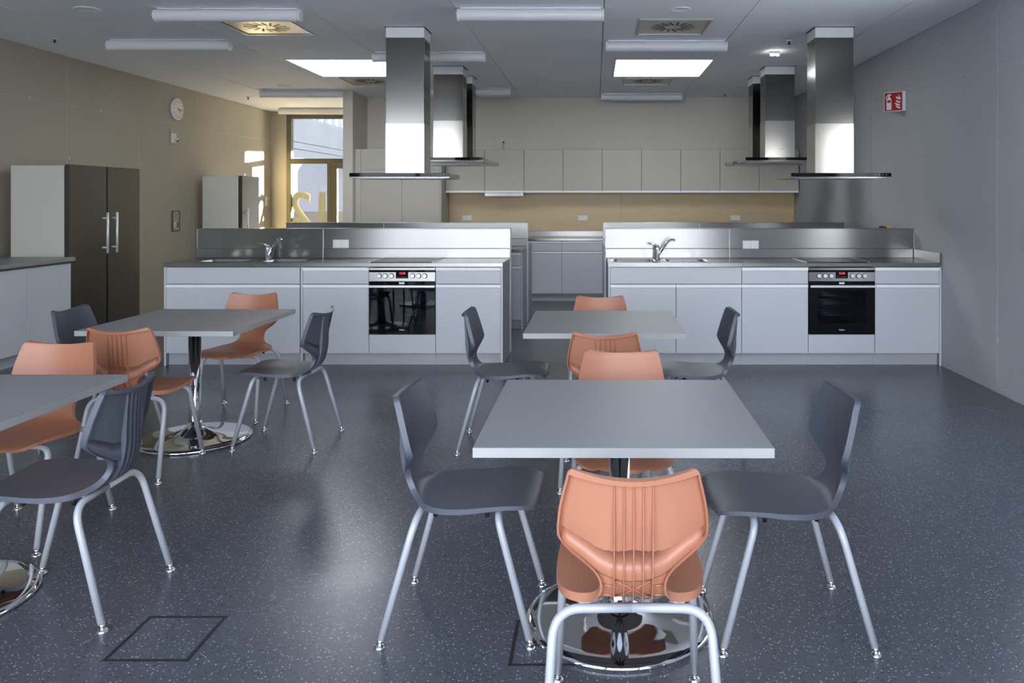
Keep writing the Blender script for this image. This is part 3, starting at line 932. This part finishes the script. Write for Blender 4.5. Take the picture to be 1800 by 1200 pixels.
# ------------------------------------------------------------------ hoods
def hood(label, x, y, zb, zsplit, rz=0.0):
    """y = canopy front plane, extends to y+.58"""
    t = thing('extractor_hood', label, 'extractor hood', (x, y, zb), rz, 'steel island extractor hoods')
    z = lambda v: v - zb
    c0 = .21
    can = obj('canopy', boxes([(-.45, .45, .001, .57, z(zb), z(zb + .012)), (-.445, .445, .012, .565, z(zb + .012), z(zb + .042))], bev=.001), M['steel'], t)
    obj('filter', boxes([(-.40, -.01, .06, .52, -.003, -.0005), (.01, .40, .06, .52, -.003, -.0005)]), M['alu'], can)
    obj('control_strip', box(-.45, .45, .0, .011, z(zb + .0125), z(zb + .046), bev=.0008), M['blackglass'], t)
    for k in range(4):
        obj('touch_key', box(.30 + .032 * k, .316 + .032 * k, -.0006, 0, z(zb + .026), z(zb + .031)), M['text_grey'], t)
    lw, ld = .178, .292
    obj('lower_chimney', boxes([(-lw, lw, c0, c0 + .001 * 1.2, z(zb + .0425), z(zsplit)), (-lw, lw, c0 + ld - .0012, c0 + ld, z(zb + .0425), z(zsplit)),
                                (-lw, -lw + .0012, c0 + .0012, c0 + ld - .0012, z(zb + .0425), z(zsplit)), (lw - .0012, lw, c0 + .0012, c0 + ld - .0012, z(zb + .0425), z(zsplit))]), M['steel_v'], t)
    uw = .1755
    up = obj('upper_chimney', box(-uw, uw, c0 + .003, c0 + ld - .003, z(zsplit - .05), z(ZC - .10)), M['steel_up_dim'], t)
    for s in (-1, 1):
        for k in range(7):
            b = box(s * (uw + .0003), s * (uw + .0018), c0 + .05, c0 + ld - .05, z(ZC - .24 + k * .018), z(ZC - .232 + k * .018))
            obj('vent_slot', b, M['black'], up)
    obj('ceiling_collar', boxes([(-uw - .001, uw + .001, c0 + .002, c0 + ld - .002, z(ZC - .0995), z(ZC - .004))], bev=.001), M['collar'], t)
    obj('ceiling_trim', boxes([(-uw - .012, uw + .012, c0 - .010, c0 + ld + .010, z(ZC - .004), z(ZC - .0005))]), M['dark'], t)
    b = text_bm('SIEMENS', .018, .0003)
    bmesh.ops.translate(b, verts=b.verts, vec=(0.02, c0 - .0004, z(zb + .155)))
    return t, b
for a in ((HX[0], 'left'), (HX[1], 'right')):
    for (yy, zb, zs, rz, nm) in ((7.16, 1.690, 2.20, 0, 'nearest tall steel extractor hood on the %s, over the front island'),
                                 (9.33, 1.945, 2.44, 0, 'middle steel extractor hood on the %s, over the rear island'),
                                 (10.80, 1.945, 2.44, PI, 'farthest steel extractor hood on the %s, mostly hidden')):
        t, b = hood(nm % a[1], a[0], yy, zb, zs, rz)
        # short illegible brand mark: a thin engraved bar as it reads in the photo
        b.free()
        obj('brand_mark', box(-.005 + 0, .045, .2094, .2099, .155, .1585), M['text_grey'], t)

# ------------------------------------------------------------------ back wall kitchen run
g3 = 'base cabinets along the back wall'
nth = ['first', 'second', 'third', 'fourth', 'fifth', 'sixth', 'seventh', 'eighth', 'ninth']
xg = [-2.288 + .6 * k for k in range(9)] + [3.105]
for k in range(9):
    base_cabinet('back wall base cabinet below the plywood, %s from the left' % nth[k], xg[k], xg[k + 1], 11.72, 0, 'drawer', g3, depth=.75)
worktop('long steel worktop along the back wall', -2.286, 3.12, 11.70, 12.488, z0=.890, z1=.922)
t = thing('wall_upstand', 'low steel upstand on the back wall below the plywood', 'splashback', (.417, 12.475, .9225))
obj('steel_strip', box(-2.70, 2.70, 0, .012, 0, .078, bev=.001), M['steel'], t)
t = thing('plywood_splashback', 'honey coloured birch plywood splashback on the back wall', 'splashback', (.417, 12.484, 1.002))
obj('plywood_panel', box(-2.70, -.012, 0, .013, 0, .60, bev=.001), M['wood'], t)
obj('plywood_panel', box(-.008, 2.70, 0, .013, 0, .60, bev=.001), M['wood'], t)
for lab, xx in (('socket group on plywood at left, near the tall cabinets', -2.005), ('socket group on plywood at the middle, over the aisle', -.19), ('socket group on plywood at right', 2.20)):
    socket(lab, xx, 12.4835, 1.208, n=2 if xx > 2 else 2, w=.15, h=.078)
g4 = 'wall cabinets above the plywood splashback'
xu = [-2.283 + .5985 * k for k in range(9)] + [3.110]
for k in range(9):
    w = xu[k + 1] - xu[k]; cx = (xu[k] + xu[k + 1]) / 2
    lab = 'wall cabinet above the plywood, %s from the left' % nth[k]
    if k == 1: lab = 'wall cabinet carrying the slim pull-out extractor, second from left'
    t = thing('wall_cabinet', lab, 'cabinet', (cx, 12.155, 1.60), 0, g4)
    h = w / 2
    obj('carcass', boxes([(-h + .0008, h - .0008, .021, .344, .012, .652)]), M['cab_body'], t)
    d = obj('door', box(-h + .003, h - .003, 0, .019, .032, .652, bev=.001), M['cab_warm'], t)
    obj('handle_strip', box(-h + .0018, h - .0018, -.004, .019, .0, .030, bev=.001), M['strip'], d)
t = thing('slim_extractor', 'slim steel pull-out extractor under the wall cabinets', 'extractor hood', (-1.385, 12.14, 1.545))
obj('front_bar', box(-.295, .295, -.012, .0, 0, .048, bev=.002), M['steel'], t)
obj('body', box(-.29, .29, .001, .30, .015, .053), M['steel_dark'], t)
# tall cabinets
t = thing('tall_cabinet', 'tall greige cabinet next to the cream pier', 'cabinet', (-3.225, 11.86, 0), 0, 'tall cabinets beside the pier')
obj('carcass', box(-.345, .345, .021, .62, .0, 2.246), M['cab_warm'], t)
obj('filler_panel', box(-.345, -.262, 0, .02, .08, 2.246, bev=.001), M['cab_warm'], t)
obj('door', box(-.259, .344, 0, .019, .08, 1.938, bev=.001), M['cab_warm'], t)
obj('door', box(-.259, .344, 0, .019, 1.944, 2.246, bev=.001), M['cab_warm'], t)
t = thing('tall_cabinet', 'tall greige cabinet beside the plywood splashback', 'cabinet', (-2.585, 11.86, 0), 0, 'tall cabinets beside the pier')
obj('carcass', box(-.293, .278, .021, .62, .0, 2.246), M['cab_warm'], t)
obj('door', box(-.292, .276, 0, .019, .08, 1.938, bev=.001), M['cab_warm'], t)
obj('door', box(-.292, .276, 0, .019, 1.944, 2.246, bev=.001), M['cab_warm'], t)
obj('end_panel', box(.2785, .2965, 0, .636, 0, 2.246, bev=.001), M['cab_warm'], t)
# cable outlet on the wall
t = thing('cable_outlet', 'small round cable outlet with hanging cord above the wall cabinets', 'socket', (-1.435, YB - .001, 2.39))
b = bmesh.new(); cyl(b, (0, 0, 0), (0, -.02, 0), .034, .028, 20); obj('round_plate', b, M['white'], t)
b = bmesh.new(); cyl(b, (0, -.02, 0), (0, -.035, 0), .018, .015, 16); obj('plug', b, M['black'], t)
b = bmesh.new(); tube(b, arc_path([(0, -.03, 0), (0, -.045, -.03), (0, -.02, -.125)], .02), .005, 8); obj('cord', b, M['text_grey'], t)

# ------------------------------------------------------------------ refrigerators, sideboard and wall items on the left
def fridge(label, y0, hinge, group='steel refrigerators'):
    t = thing('refrigerator', label, 'refrigerator', (-5.50, y0 + .3, 0), 0, group)
    obj('body', box(-.285, .243, -.298, .298, .03, 1.835, bev=.004), M['fridge_side'], t)
    obj('kick_plate', box(-.27, .25, -.29, .29, .0, .03), M['black'], t)
    obj('door_gasket', box(.2435, .251, -.29, .29, .05, 1.83), M['black'], t)
    d = obj('door', box(.2515, .302, -.297, .297, .045, 1.845, bev=.003), M['steel_dark'], t)
    yh = hinge * .225
    b = bmesh.new()
    tube(b, [(.357, yh, .93), (.357, yh, 1.36)], .012, 14)
    for zz in (.99, 1.30): tube(b, [(.302, yh, zz), (.357, yh, zz)], .010, 10)
    obj('handle', b, M['alu'], d)
    return t
fridge('left one of the two adjoining dark steel refrigerators, nearest', 7.88, 1)
fridge('right one of the two adjoining dark steel refrigerators', 8.495, -1)
fridge('single refrigerator further back near the sunlit wall', 11.73, -1)

gS = 'sideboard cabinets along the left wall'
for k in range(5):
    yc = 7.845 - .3 - .6 * k
    lab = 'grey sideboard cabinet beside the refrigerators' if k == 0 else 'grey sideboard cabinet on left wall, %s from the refrigerators' % nth[k]
    t = thing('sideboard_cabinet', lab, 'cabinet', (-5.53, yc, 0), 0, gS)
    obj('carcass', box(-.36, .348, -.2992, .2992, .11, .885), M['cab_body'], t)
    obj('plinth', box(-.34, .31, -.2992, .2992, 0, .1095), M['plinth'], t)
    obj('door', box(.349, .368, -.2975, .2975, .112, .870, bev=.001), M['cab'], t)
obj_ = worktop('grey laminate counter top on the left wall sideboard', -5.895, -5.13, 4.84, 7.865, z0=.892, z1=.930, mats=M['table'], name='countertop')

t = thing('wall_clock', 'round white wall clock high on the left wall', 'clock', (XL + .001, 11.2, 2.764))
b = bmesh.new(); tube(b, [(0, 0, 0), (.035, 0, 0)], [.155, .150], 48); obj('case', b, M['alu'], t)
b = bmesh.new(); tube(b, [(.0352, 0, 0), (.037, 0, 0)], .142, 48); face = obj('face', b, M['clockface'], t)
b = bmesh.new()
for k in range(12):
    q = bmesh.new(); bx(q, .0372, .0385, -.004, .004, .108, .130)
    bmesh.ops.rotate(q, verts=q.verts, cent=(0, 0, 0), matrix=Matrix.Rotation(R(30 * k), 3, 'X'))
    me = bpy.data.meshes.new('q'); q.to_mesh(me); q.free(); b.from_mesh(me); bpy.data.meshes.remove(me)
obj('hour_marks', b, M['black'], face)
for nm, ln, ang, wd in (('minute_hand', .105, -95, .004), ('hour_hand', .07, -122, .006)):
    q = bmesh.new(); bx(q, .039, .0405, -wd, wd, -.02, ln)
    bmesh.ops.rotate(q, verts=q.verts, cent=(0, 0, 0), matrix=Matrix.Rotation(R(ang), 3, 'X'))
    obj(nm, q, M['black'], t)
t = thing('wall_sensor', 'white box sensor below the wall clock', 'sensor', (XL + .001, 11.15, 2.35))
obj('back_plate', box(0, .02, -.075, .045, -.07, .07, bev=.004), M['white'], t)
b = bmesh.new(); tube(b, [(.02, .02, -.01), (.06, .035, -.02)], [.045, .035], 20); obj('sensor_head', b, M['chrome'], t)
t = thing('intercom', 'slim intercom panel in a dark frame on the left wall', 'intercom', (XL + .001, 11.19, 1.195))
obj('frame', boxes([(0, .018, -.098, -.085, -.143, .143), (0, .018, .085, .098, -.143, .143), (0, .018, -.085, .085, .13, .143), (0, .018, -.085, .085, -.143, -.13)]), M['rail'], t)
obj('plate', box(0, .012, -.084, .084, -.129, .129), M['intercom'], t)
for zz in (-.03, -.055, -.08):
    obj('button', box(.0125, .018, -.06, .0, zz - .008, zz + .008, bev=.001), M['collar'], t)
    obj('button', box(.0125, .018, .02, .055, zz - .008, zz + .008, bev=.001), M['black'], t)
obj('speaker_grille', boxes([(.0125, .0135, -.055, .055, .035 + .014 * k, .041 + .014 * k) for k in range(6)]), M['text_grey'], t)
t = thing('light_switch', 'double light switch on the sunlit wall near the window', 'switch', (XL + .001, 14.27, 1.465))
for zz in (-.042, .042):
    obj('switch_plate', box(0, .012, -.04, .04, zz - .04, zz + .04, bev=.002), M['white'], t)

# fire extinguisher sign: wedge mounted on the right wall
t = thing('fire_extinguisher_sign', 'red fire extinguisher sign projecting from the right grey wall', 'sign', (3.097, 8.01, 2.39))
pa, pb = Vector((2.953 - 3.097, 8.14 - 8.01)), Vector((0, 0))
b = bmesh.new(); prism(b, [(pa.x, pa.y), (0, 0), (.026, 0), (.026, .26), (0, .26)], 0, .197)
obj('wedge_body', b, M['white'], t)
ang = math.atan2(pb.y - pa.y, pb.x - pa.x)
L = (pb - pa).length
def flat(polys, off, th, m, name, par):
    b = bmesh.new()
    for poly in polys: prism(b, [(u * L, v * .197) for u, v in poly], -off - th, -off, axis='y')
    bmesh.ops.rotate(b, verts=b.verts, cent=(0, 0, 0), matrix=Matrix.Rotation(ang, 3, 'Z'))
    bmesh.ops.translate(b, verts=b.verts, vec=(pa.x, pa.y, 0))
    return obj(name, b, m, par)
rf = flat([[(.035, .035), (.965, .035), (.965, .965), (.035, .965)]], .0008, .0012, M['red'], 'red_face', t)
body = [(.14, .09), (.40, .09), (.40, .58), (.36, .68), (.32, .74), (.32, .84), (.23, .84), (.23, .74), (.18, .68), (.14, .58)]
flat([[(.14, .09), (.40, .09), (.40, .46), (.14, .46)], [(.14, .46), (.18, .46), (.18, .59), (.14, .59)], [(.37, .46), (.40, .46), (.40, .59), (.37, .59)],
      [(.14, .59), (.40, .59), (.37, .68), (.31, .75), (.31, .80), (.23, .80), (.23, .75), (.18, .68)],
      [(.20, .80), (.40, .83), (.39, .88), (.28, .90), (.20, .86)],
      [(.20, .80), (.20, .86), (.13, .80), (.09, .70), (.09, .64), (.13, .66), (.14, .74)]], .0022, .0008, M['white'], 'extinguisher_symbol', rf)
fl = []
for (x0, z0, sc) in ((.62, .14, 1.0), (.57, .28, 1.1), (.62, .43, 1.0), (.62, .60, 1.05)):
    fl.append([(x0, z0 + .13 * sc), (x0 + .05 * sc, z0 + .05 * sc), (x0 + .14 * sc, z0), (x0 + .25 * sc, z0 - .01), (x0 + .26 * sc, z0 + .06), (x0 + .16 * sc, z0 + .08 * sc), (x0 + .08 * sc, z0 + .13 * sc)])
fl.append([(.76, .84), (.78, .70), (.87, .62), (.87, .70), (.82, .76), (.78, .85)])
flat(fl, .0022, .0008, M['white'], 'flame_symbol', rf)

# ------------------------------------------------------------------ floor boxes
for lab, cx, cy in (('square floor outlet lid at the lower left of the floor', -1.462, 2.725), ('square floor outlet lid partly under the nearest right table', -.14, 2.70)):
    t = thing('floor_box', lab, 'floor box', (cx, cy, 0))
    h = .14
    obj('frame', boxes([(-h, h, -h, -h + .011, 0, .0015), (-h, h, h - .011, h, 0, .0015), (-h, -h + .011, -h + .011, h - .011, 0, .0015), (h - .011, h, -h + .011, h - .011, 0, .0015)]), M['black'], t)
    obj('lid', box(-h + .013, h - .013, -h + .013, h - .013, 0, .001), M['floor'], t)

# ------------------------------------------------------------------ tables
def table(label, x, y, rz=0.0):
    t = thing('pedestal_table', label, 'table', (x, y, 0), rz, 'square grey pedestal tables')
    h = .455
    top = obj('tabletop', box(-h + .0012, h - .0012, -h + .0012, h - .0012, .7205, .7502, bev=.001), M['table'], t)
    obj('edge_band', boxes([(-h, h, -h, -h + .001, .7205, .7495), (-h, h, h - .001, h, .7205, .7495), (-h, -h + .001, -h + .001, h - .001, .7205, .7495), (h - .001, h, -h + .001, h - .001, .7205, .7495)]), M['table_edge'], top)
    b = bmesh.new()
    prism(b, [(-.25, -.03), (.25, -.03), (.25, .03), (-.25, .03)], .712, .7203); prism(b, [(-.03, -.25), (.03, -.25), (.03, .25), (-.03, .25)], .700, .7118)
    obj('support_plate', b, M['black'], t)
    b = bmesh.new()
    lathe(b, [(.037, .09), (.037, .6998), (0, .6998)], 40)
    obj('column', b, M['chrome'], t, smooth=True)
    prof = [(0, .0), (.325, .0), (.333, .004), (.335, .010), (.330, .016), (.315, .021), (.28, .024), (.22, .027), (.16, .032), (.12, .040), (.085, .054), (.060, .073), (.047, .094), (.0425, .115), (.0375, .118)]
    b = bmesh.new(); lathe(b, prof, 72)
    obj('base_disc', b, M['chrome'], t, smooth=True)
    return t
table('nearest grey square table on the right side, fully in view', .088, 2.855, R(-.3))
table('far right grey square table in front of the aisle', .055, 4.905, R(-.3))
table('far left grey square table by the sink cabinet', -2.505, 4.985, R(-.8))
table('nearest left grey square table, cut off by the left edge', -2.455, 2.955)

# ------------------------------------------------------------------ chairs
PROF = [  # y, z, half width, forward bulge at edges
    (.270, .442, .090, 0), (.268, .446, .130, 0), (.258, .454, .162, 0), (.238, .461, .180, 0), (.205, .465, .193, 0), (.16, .466, .200, 0), (.10, .463, .204, 0), (.04, .458, .206, 0), (-.02, .455, .203, 0),
    (-.07, .455, .192, .0), (-.110, .458, .172, .002), (-.140, .463, .142, .006), (-.164, .472, .112, .012), (-.184, .488, .092, .016), (-.198, .509, .084, .018),
    (-.206, .532, .085, .020), (-.211, .556, .100, .028), (-.214, .580, .130, .042), (-.216, .605, .165, .056), (-.217, .628, .188, .064), (-.219, .650, .194, .062),
    (-.223, .685, .192, .056), (-.227, .72, .187, .050), (-.232, .755, .179, .044), (-.2365, .785, .171, .039), (-.2395, .801, .166, .035), (-.2405, .8085, .151, .031)]
def cr(p0, p1, p2, p3, t):
    return .5 * ((2 * p1) + (-p0 + p2) * t + (2 * p0 - 5 * p1 + 4 * p2 - p3) * t * t + (-p0 + 3 * p1 - 3 * p2 + p3) * t ** 3)
def prof_at(v):
    n = len(PROF) - 1
    i = min(int(v), n - 1); t = v - i
    g = lambda k: PROF[max(0, min(n, k))]
    return [cr(g(i - 1)[c], g(i)[c], g(i + 1)[c], g(i + 2)[c], t) for c in range(4)]
def surf(u, v):
    y, z, w, c = prof_at(v)
    n = len(PROF) - 1
    zz = z
    if v > 18: zz += .016 * u * u * min(1, max(0, (v - 21) / 4.0)) - .007 * min(1, max(0, (v - 21) / 4.0))
    yy = y + c * u * u
    if v < 10: zz -= .007 * (1 - u * u) * min(1, v / 3.0) * min(1, (10 - v) / 3)
    return Vector((u * w, yy, zz))
def nrm(u, v):
    e = .01
    n = len(PROF) - 1
    a = surf(min(1, u + e), v) - surf(max(-1, u - e), v)
    b = surf(u, min(n, v + .05)) - surf(u, max(0, v - .05))
    return b.cross(a).normalized()   # points to sitter (up / forward)
def shell_part(v0, v1, skirt_start, skirt_end, lip):
    bm = bmesh.new()
    nu, nv = 18, int((v1 - v0) * 3)
    th = .005
    us = [-1 + 2 * i / nu for i in range(nu + 1)]
    vs = [v0 + (v1 - v0) * j / nv for j in range(nv + 1)]
    F = [[bm.verts.new(surf(u, v)) for u in us] for v in vs]
    def inset(u, v):
        w = prof_at(v)[2]
        uu = u * (1 - .006 / w)
        vv = v
        if skirt_start: vv = max(vv, v0 + .6)
        if skirt_end: vv = min(vv, v1 - 1.45)
        return uu, vv
    B = []
    for v in vs:
        row = []
        for u in us:
            uu, vv = inset(u, v)
            row.append(bm.verts.new(surf(uu, vv) - nrm(uu, vv) * th))
        B.append(row)
    for j in range(nv):
        for i in range(nu):
            bm.faces.new([F[j][i], F[j][i + 1], F[j + 1][i + 1], F[j + 1][i]])
            bm.faces.new([B[j][i], B[j + 1][i], B[j + 1][i + 1], B[j][i + 1]])
    # boundary loops
    loops = []
    left = [(j, 0) for j in range(nv + 1)]
    right = [(j, nu) for j in range(nv + 1)]
    path = []
    if skirt_end and not skirt_start:
        path = left + [(nv, i) for i in range(1, nu)] + right[::-1]
    elif skirt_start and not skirt_end:
        path = left[::-1] + [(0, i) for i in range(1, nu)] + right
    O, I = [], []
    for (j, i) in path:
        u, v = us[i], vs[j]
        n = nrm(u, v)
        n = Vector((n.x * (.15 if v > 11 else 1), n.y, n.z)).normalized()
        O.append(bm.verts.new(surf(u, v) - n * lip(v)))
        uu, vv = inset(u, v)
        I.append(bm.verts.new(surf(uu, vv) - n * lip(v)))
    for k in range(len(path) - 1):
        (j, i), (j2, i2) = path[k], path[k + 1]
        bm.faces.new([F[j][i], F[j2][i2], O[k + 1], O[k]])
        bm.faces.new([O[k], O[k + 1], I[k + 1], I[k]])
        bm.faces.new([I[k], I[k + 1], B[j2][i2], B[j][i]])
    bmesh.ops.remove_doubles(bm, verts=bm.verts, dist=.00005)
    for e in bm.edges:
        if len(e.link_faces) == 2 and e.calc_face_angle(0) > R(38): e.smooth = False
    for f in bm.faces: f.smooth = True
    return bm

VB = 13.0
def rear_y(x, z):
    # rear surface y of the shell at height z and offset x (back part)
    lo, hi = 11.5, float(len(PROF) - 1)
    for _ in range(24):
        mid = (lo + hi) / 2
        w = prof_at(mid)[2]
        if surf(max(-1, min(1, x / w)), mid).z < z: lo = mid
        else: hi = mid
    w = prof_at(lo)[2]
    return surf(max(-1, min(1, x / w)), lo).y - .006

def make_chair(label, m):
    t = thing('shell_chair', label, 'chair', (0, 0, 0), 0)
    obj('seat', shell_part(0, VB, True, False, lambda v: .014 + .008 * min(1, max(0, (v - 5) / 5))), m, t)
    back = obj('backrest', shell_part(VB, len(PROF) - 1, False, True, lambda v: .021), m, t)
    for k in range(-2, 3):
        x = .0245 * k
        b = bmesh.new()
        zs = [.783 - i * (.783 - .492) / 18 for i in range(19)]
        prev = None
        for z in zs:
            y = rear_y(x, z)
            f = (.783 - z) / (.783 - .492)
            hgt = .004 + .014 * min(1, f / .60)
            cur = [b.verts.new((x - .0022, y + .002, z)), b.verts.new((x + .0022, y + .002, z)), b.verts.new((x + .0012, y - hgt, z)), b.verts.new((x - .0012, y - hgt, z))]
            if prev:
                for q in range(4): b.faces.new([prev[q], prev[(q + 1) % 4], cur[(q + 1) % 4], cur[q]])
            else: b.faces.new(cur)
            prev = cur
        # continue under the bend to the rear of the seat
        for (vv) in (13.0, 12.2, 11.4, 10.6):
            w = prof_at(vv)[2]
            p = surf(x / w, vv); n = nrm(x / w, vv)
            a_, c_ = p - n * .004, p - n * .022
            cur = [b.verts.new((x - .0022, a_.y, a_.z)), b.verts.new((x + .0022, a_.y, a_.z)), b.verts.new((x + .0012, c_.y, c_.z)), b.verts.new((x - .0012, c_.y, c_.z))]
            for q in range(4): b.faces.new([prev[q], prev[(q + 1) % 4], cur[(q + 1) % 4], cur[q]])
            prev = cur
        b.faces.new(prev[::-1])
        obj('rib', b, m, back)
    # folded lower band of the shield-shaped back
    b = bmesh.new()
    prev = None
    for i in range(25):
        s = -1 + 2 * i / 24
        x = .183 * s
        a = abs(x)
        if a < .086: zl = .536 + .014 * (a / .086) ** 2
        else:
            zl = .550 + (.618 - .550) * ((a - .086) / (.186 - .086)) ** .9
        zu = zl + .078 - .035 * (a / .186)
        yu, yl = rear_y(x, zu), rear_y(x, zl + .004)
        d = .009
        cur = [b.verts.new((x, yu + .001, zu)), b.verts.new((x, yl - d, zl)), b.verts.new((x, yl - d + .004, zl - .004)), b.verts.new((x, yl + .001, zl + .002))]
        if prev:
            for q in range(4): b.faces.new([prev[q], prev[(q + 1) % 4], cur[(q + 1) % 4], cur[q]])
        else: b.faces.new(cur)
        prev = cur
    b.faces.new(prev[::-1])
    for f in b.faces: f.smooth = True
    for e in b.edges:
        if len(e.link_faces) == 2 and e.calc_face_angle(0) > R(5): e.smooth = False
    obj('lower_fold', b, m, back)
    # cross bracing on the neck
    b = bmesh.new()
    for sx in (-1, 1):
        tube(b, [(sx * .045, rear_y(sx * .04, .530) - .003, .530), (0, rear_y(0, .505) - .003, .505), (-sx * .045, surf(0, 12.6).y - .006, surf(0, 12.6).z - .004)], .0025, 6)
        tube(b, [(sx * .050, rear_y(.05, .512) - .003, .512), (sx * .080, rear_y(.078, .512) - .003, .512)], .0025, 6)
        tube(b, [(sx * .050, surf(.6, 12.6).y - .006, surf(.6, 12.6).z - .004), (sx * .082, surf(.85, 12.6).y - .006, surf(.85, 12.6).z - .004)], .0025, 6)
    obj('neck_bracing', b, m, back)
    # tubular frame
    zt = .424
    for s in (-1, 1):
        b = bmesh.new()
        tube(b, arc_path([(0, -.135, zt), (s * .205, -.140, zt), (s * .2275, -.25, .028)], .075, 7), .0125, 12)
        lg = obj('leg', b, M['tube'], t)
        g = bmesh.new(); cyl(g, (s * .2285, -.254, .012), (s * .2278, -.251, .03), .0095, .0095, 14); lathe(g, [(0, .0), (.019, .0), (.0195, .004), (.014, .010), (.009, .013), (0, .013)], 20, s * .2285, -.254)
        obj('glide', g, M['chrome'], lg)
        b = bmesh.new()
        tube(b, arc_path([(0, .13, zt), (s * .19, .135, zt), (s * .213, .245, .028)], .05, 7), .0125, 12)
        lg = obj('leg', b, M['tube'], t)
        g = bmesh.new(); cyl(g, (s * .2138, .249, .012), (s * .2132, .246, .03), .0095, .0095, 14); lathe(g, [(0, .0), (.019, .0), (.0195, .004), (.014, .010), (.009, .013), (0, .013)], 20, s * .2138, .249)
        obj('glide', g, M['chrome'], lg)
        obj('frame_bar', box(s * .125 - .014, s * .125 + .014, -.135, .132, zt + .0105, zt + .0165), M['tube'], t)
        for yy in (-.09, .09):
            b = bmesh.new(); cyl(b, (s * .125, yy, zt + .0104), (s * .125, yy, zt - .022), .010, .008, 12)
            obj('stacking_peg', b, M['black'], t)
    return t

proto = {}
def place(kind, x, y, rz, label, group):
    if kind not in proto:
        t = make_chair(label, M['orange' if kind == 'o' else 'grey'])
        proto[kind] = t
    else:
        t = copy_tree(proto[kind])
    t.location = (x, y, 0)
    t.rotation_euler = (0, 0, rz)
    t['label'] = label
    t['group'] = group
    return t
FX, FNX, FY, FNY = R(-90), R(90), 0.0, R(180)
go, gg = 'salmon orange shell chairs', 'slate grey shell chairs'
place('o', .097, 2.235, FY, 'nearest orange chair seen from behind at the bottom of the photo', go)
place('g', -.46, 2.885, FX + R(-1.5), 'grey chair at the left side of the nearest right table', gg)
place('g', .664, 2.84, FNX + R(1.5), 'grey chair at the right side of the nearest right table', gg)
place('o', .118, 3.38, FNY, 'pinkish orange chair behind the nearest right table, facing the camera', go)
place('g', -.555, 4.90, FX, 'grey chair at the left side of the far right table', gg)
place('g', .625, 4.90, FNX, 'grey chair at the right side of the far right table', gg)
place('o', .05, 4.315, FY, 'orange chair seen from behind between the two right tables', go)
place('o', .036, 5.41, FNY, 'farthest orange chair at the aisle, behind the far right table', go)
place('g', -1.905, 4.945, FNX + R(-2), 'grey chair showing its ribbed back right of the far left table', gg)
place('o', -2.49, 5.59, FNY, 'orange chair facing the camera behind the far left table', go)
place('g', -3.09, 5.02, FX, 'grey chair between the far left table and the refrigerators', gg)
place('o', -2.53, 4.45, FY, 'orange chair with ribbed back in front of the far left table', go)
place('g', -1.965, 2.985, FNX + R(1), 'large grey chair with ribbed back at the nearest left table', gg)
place('o', -2.565, 3.60, FNY, 'orange chair facing the camera behind the nearest left table', go)
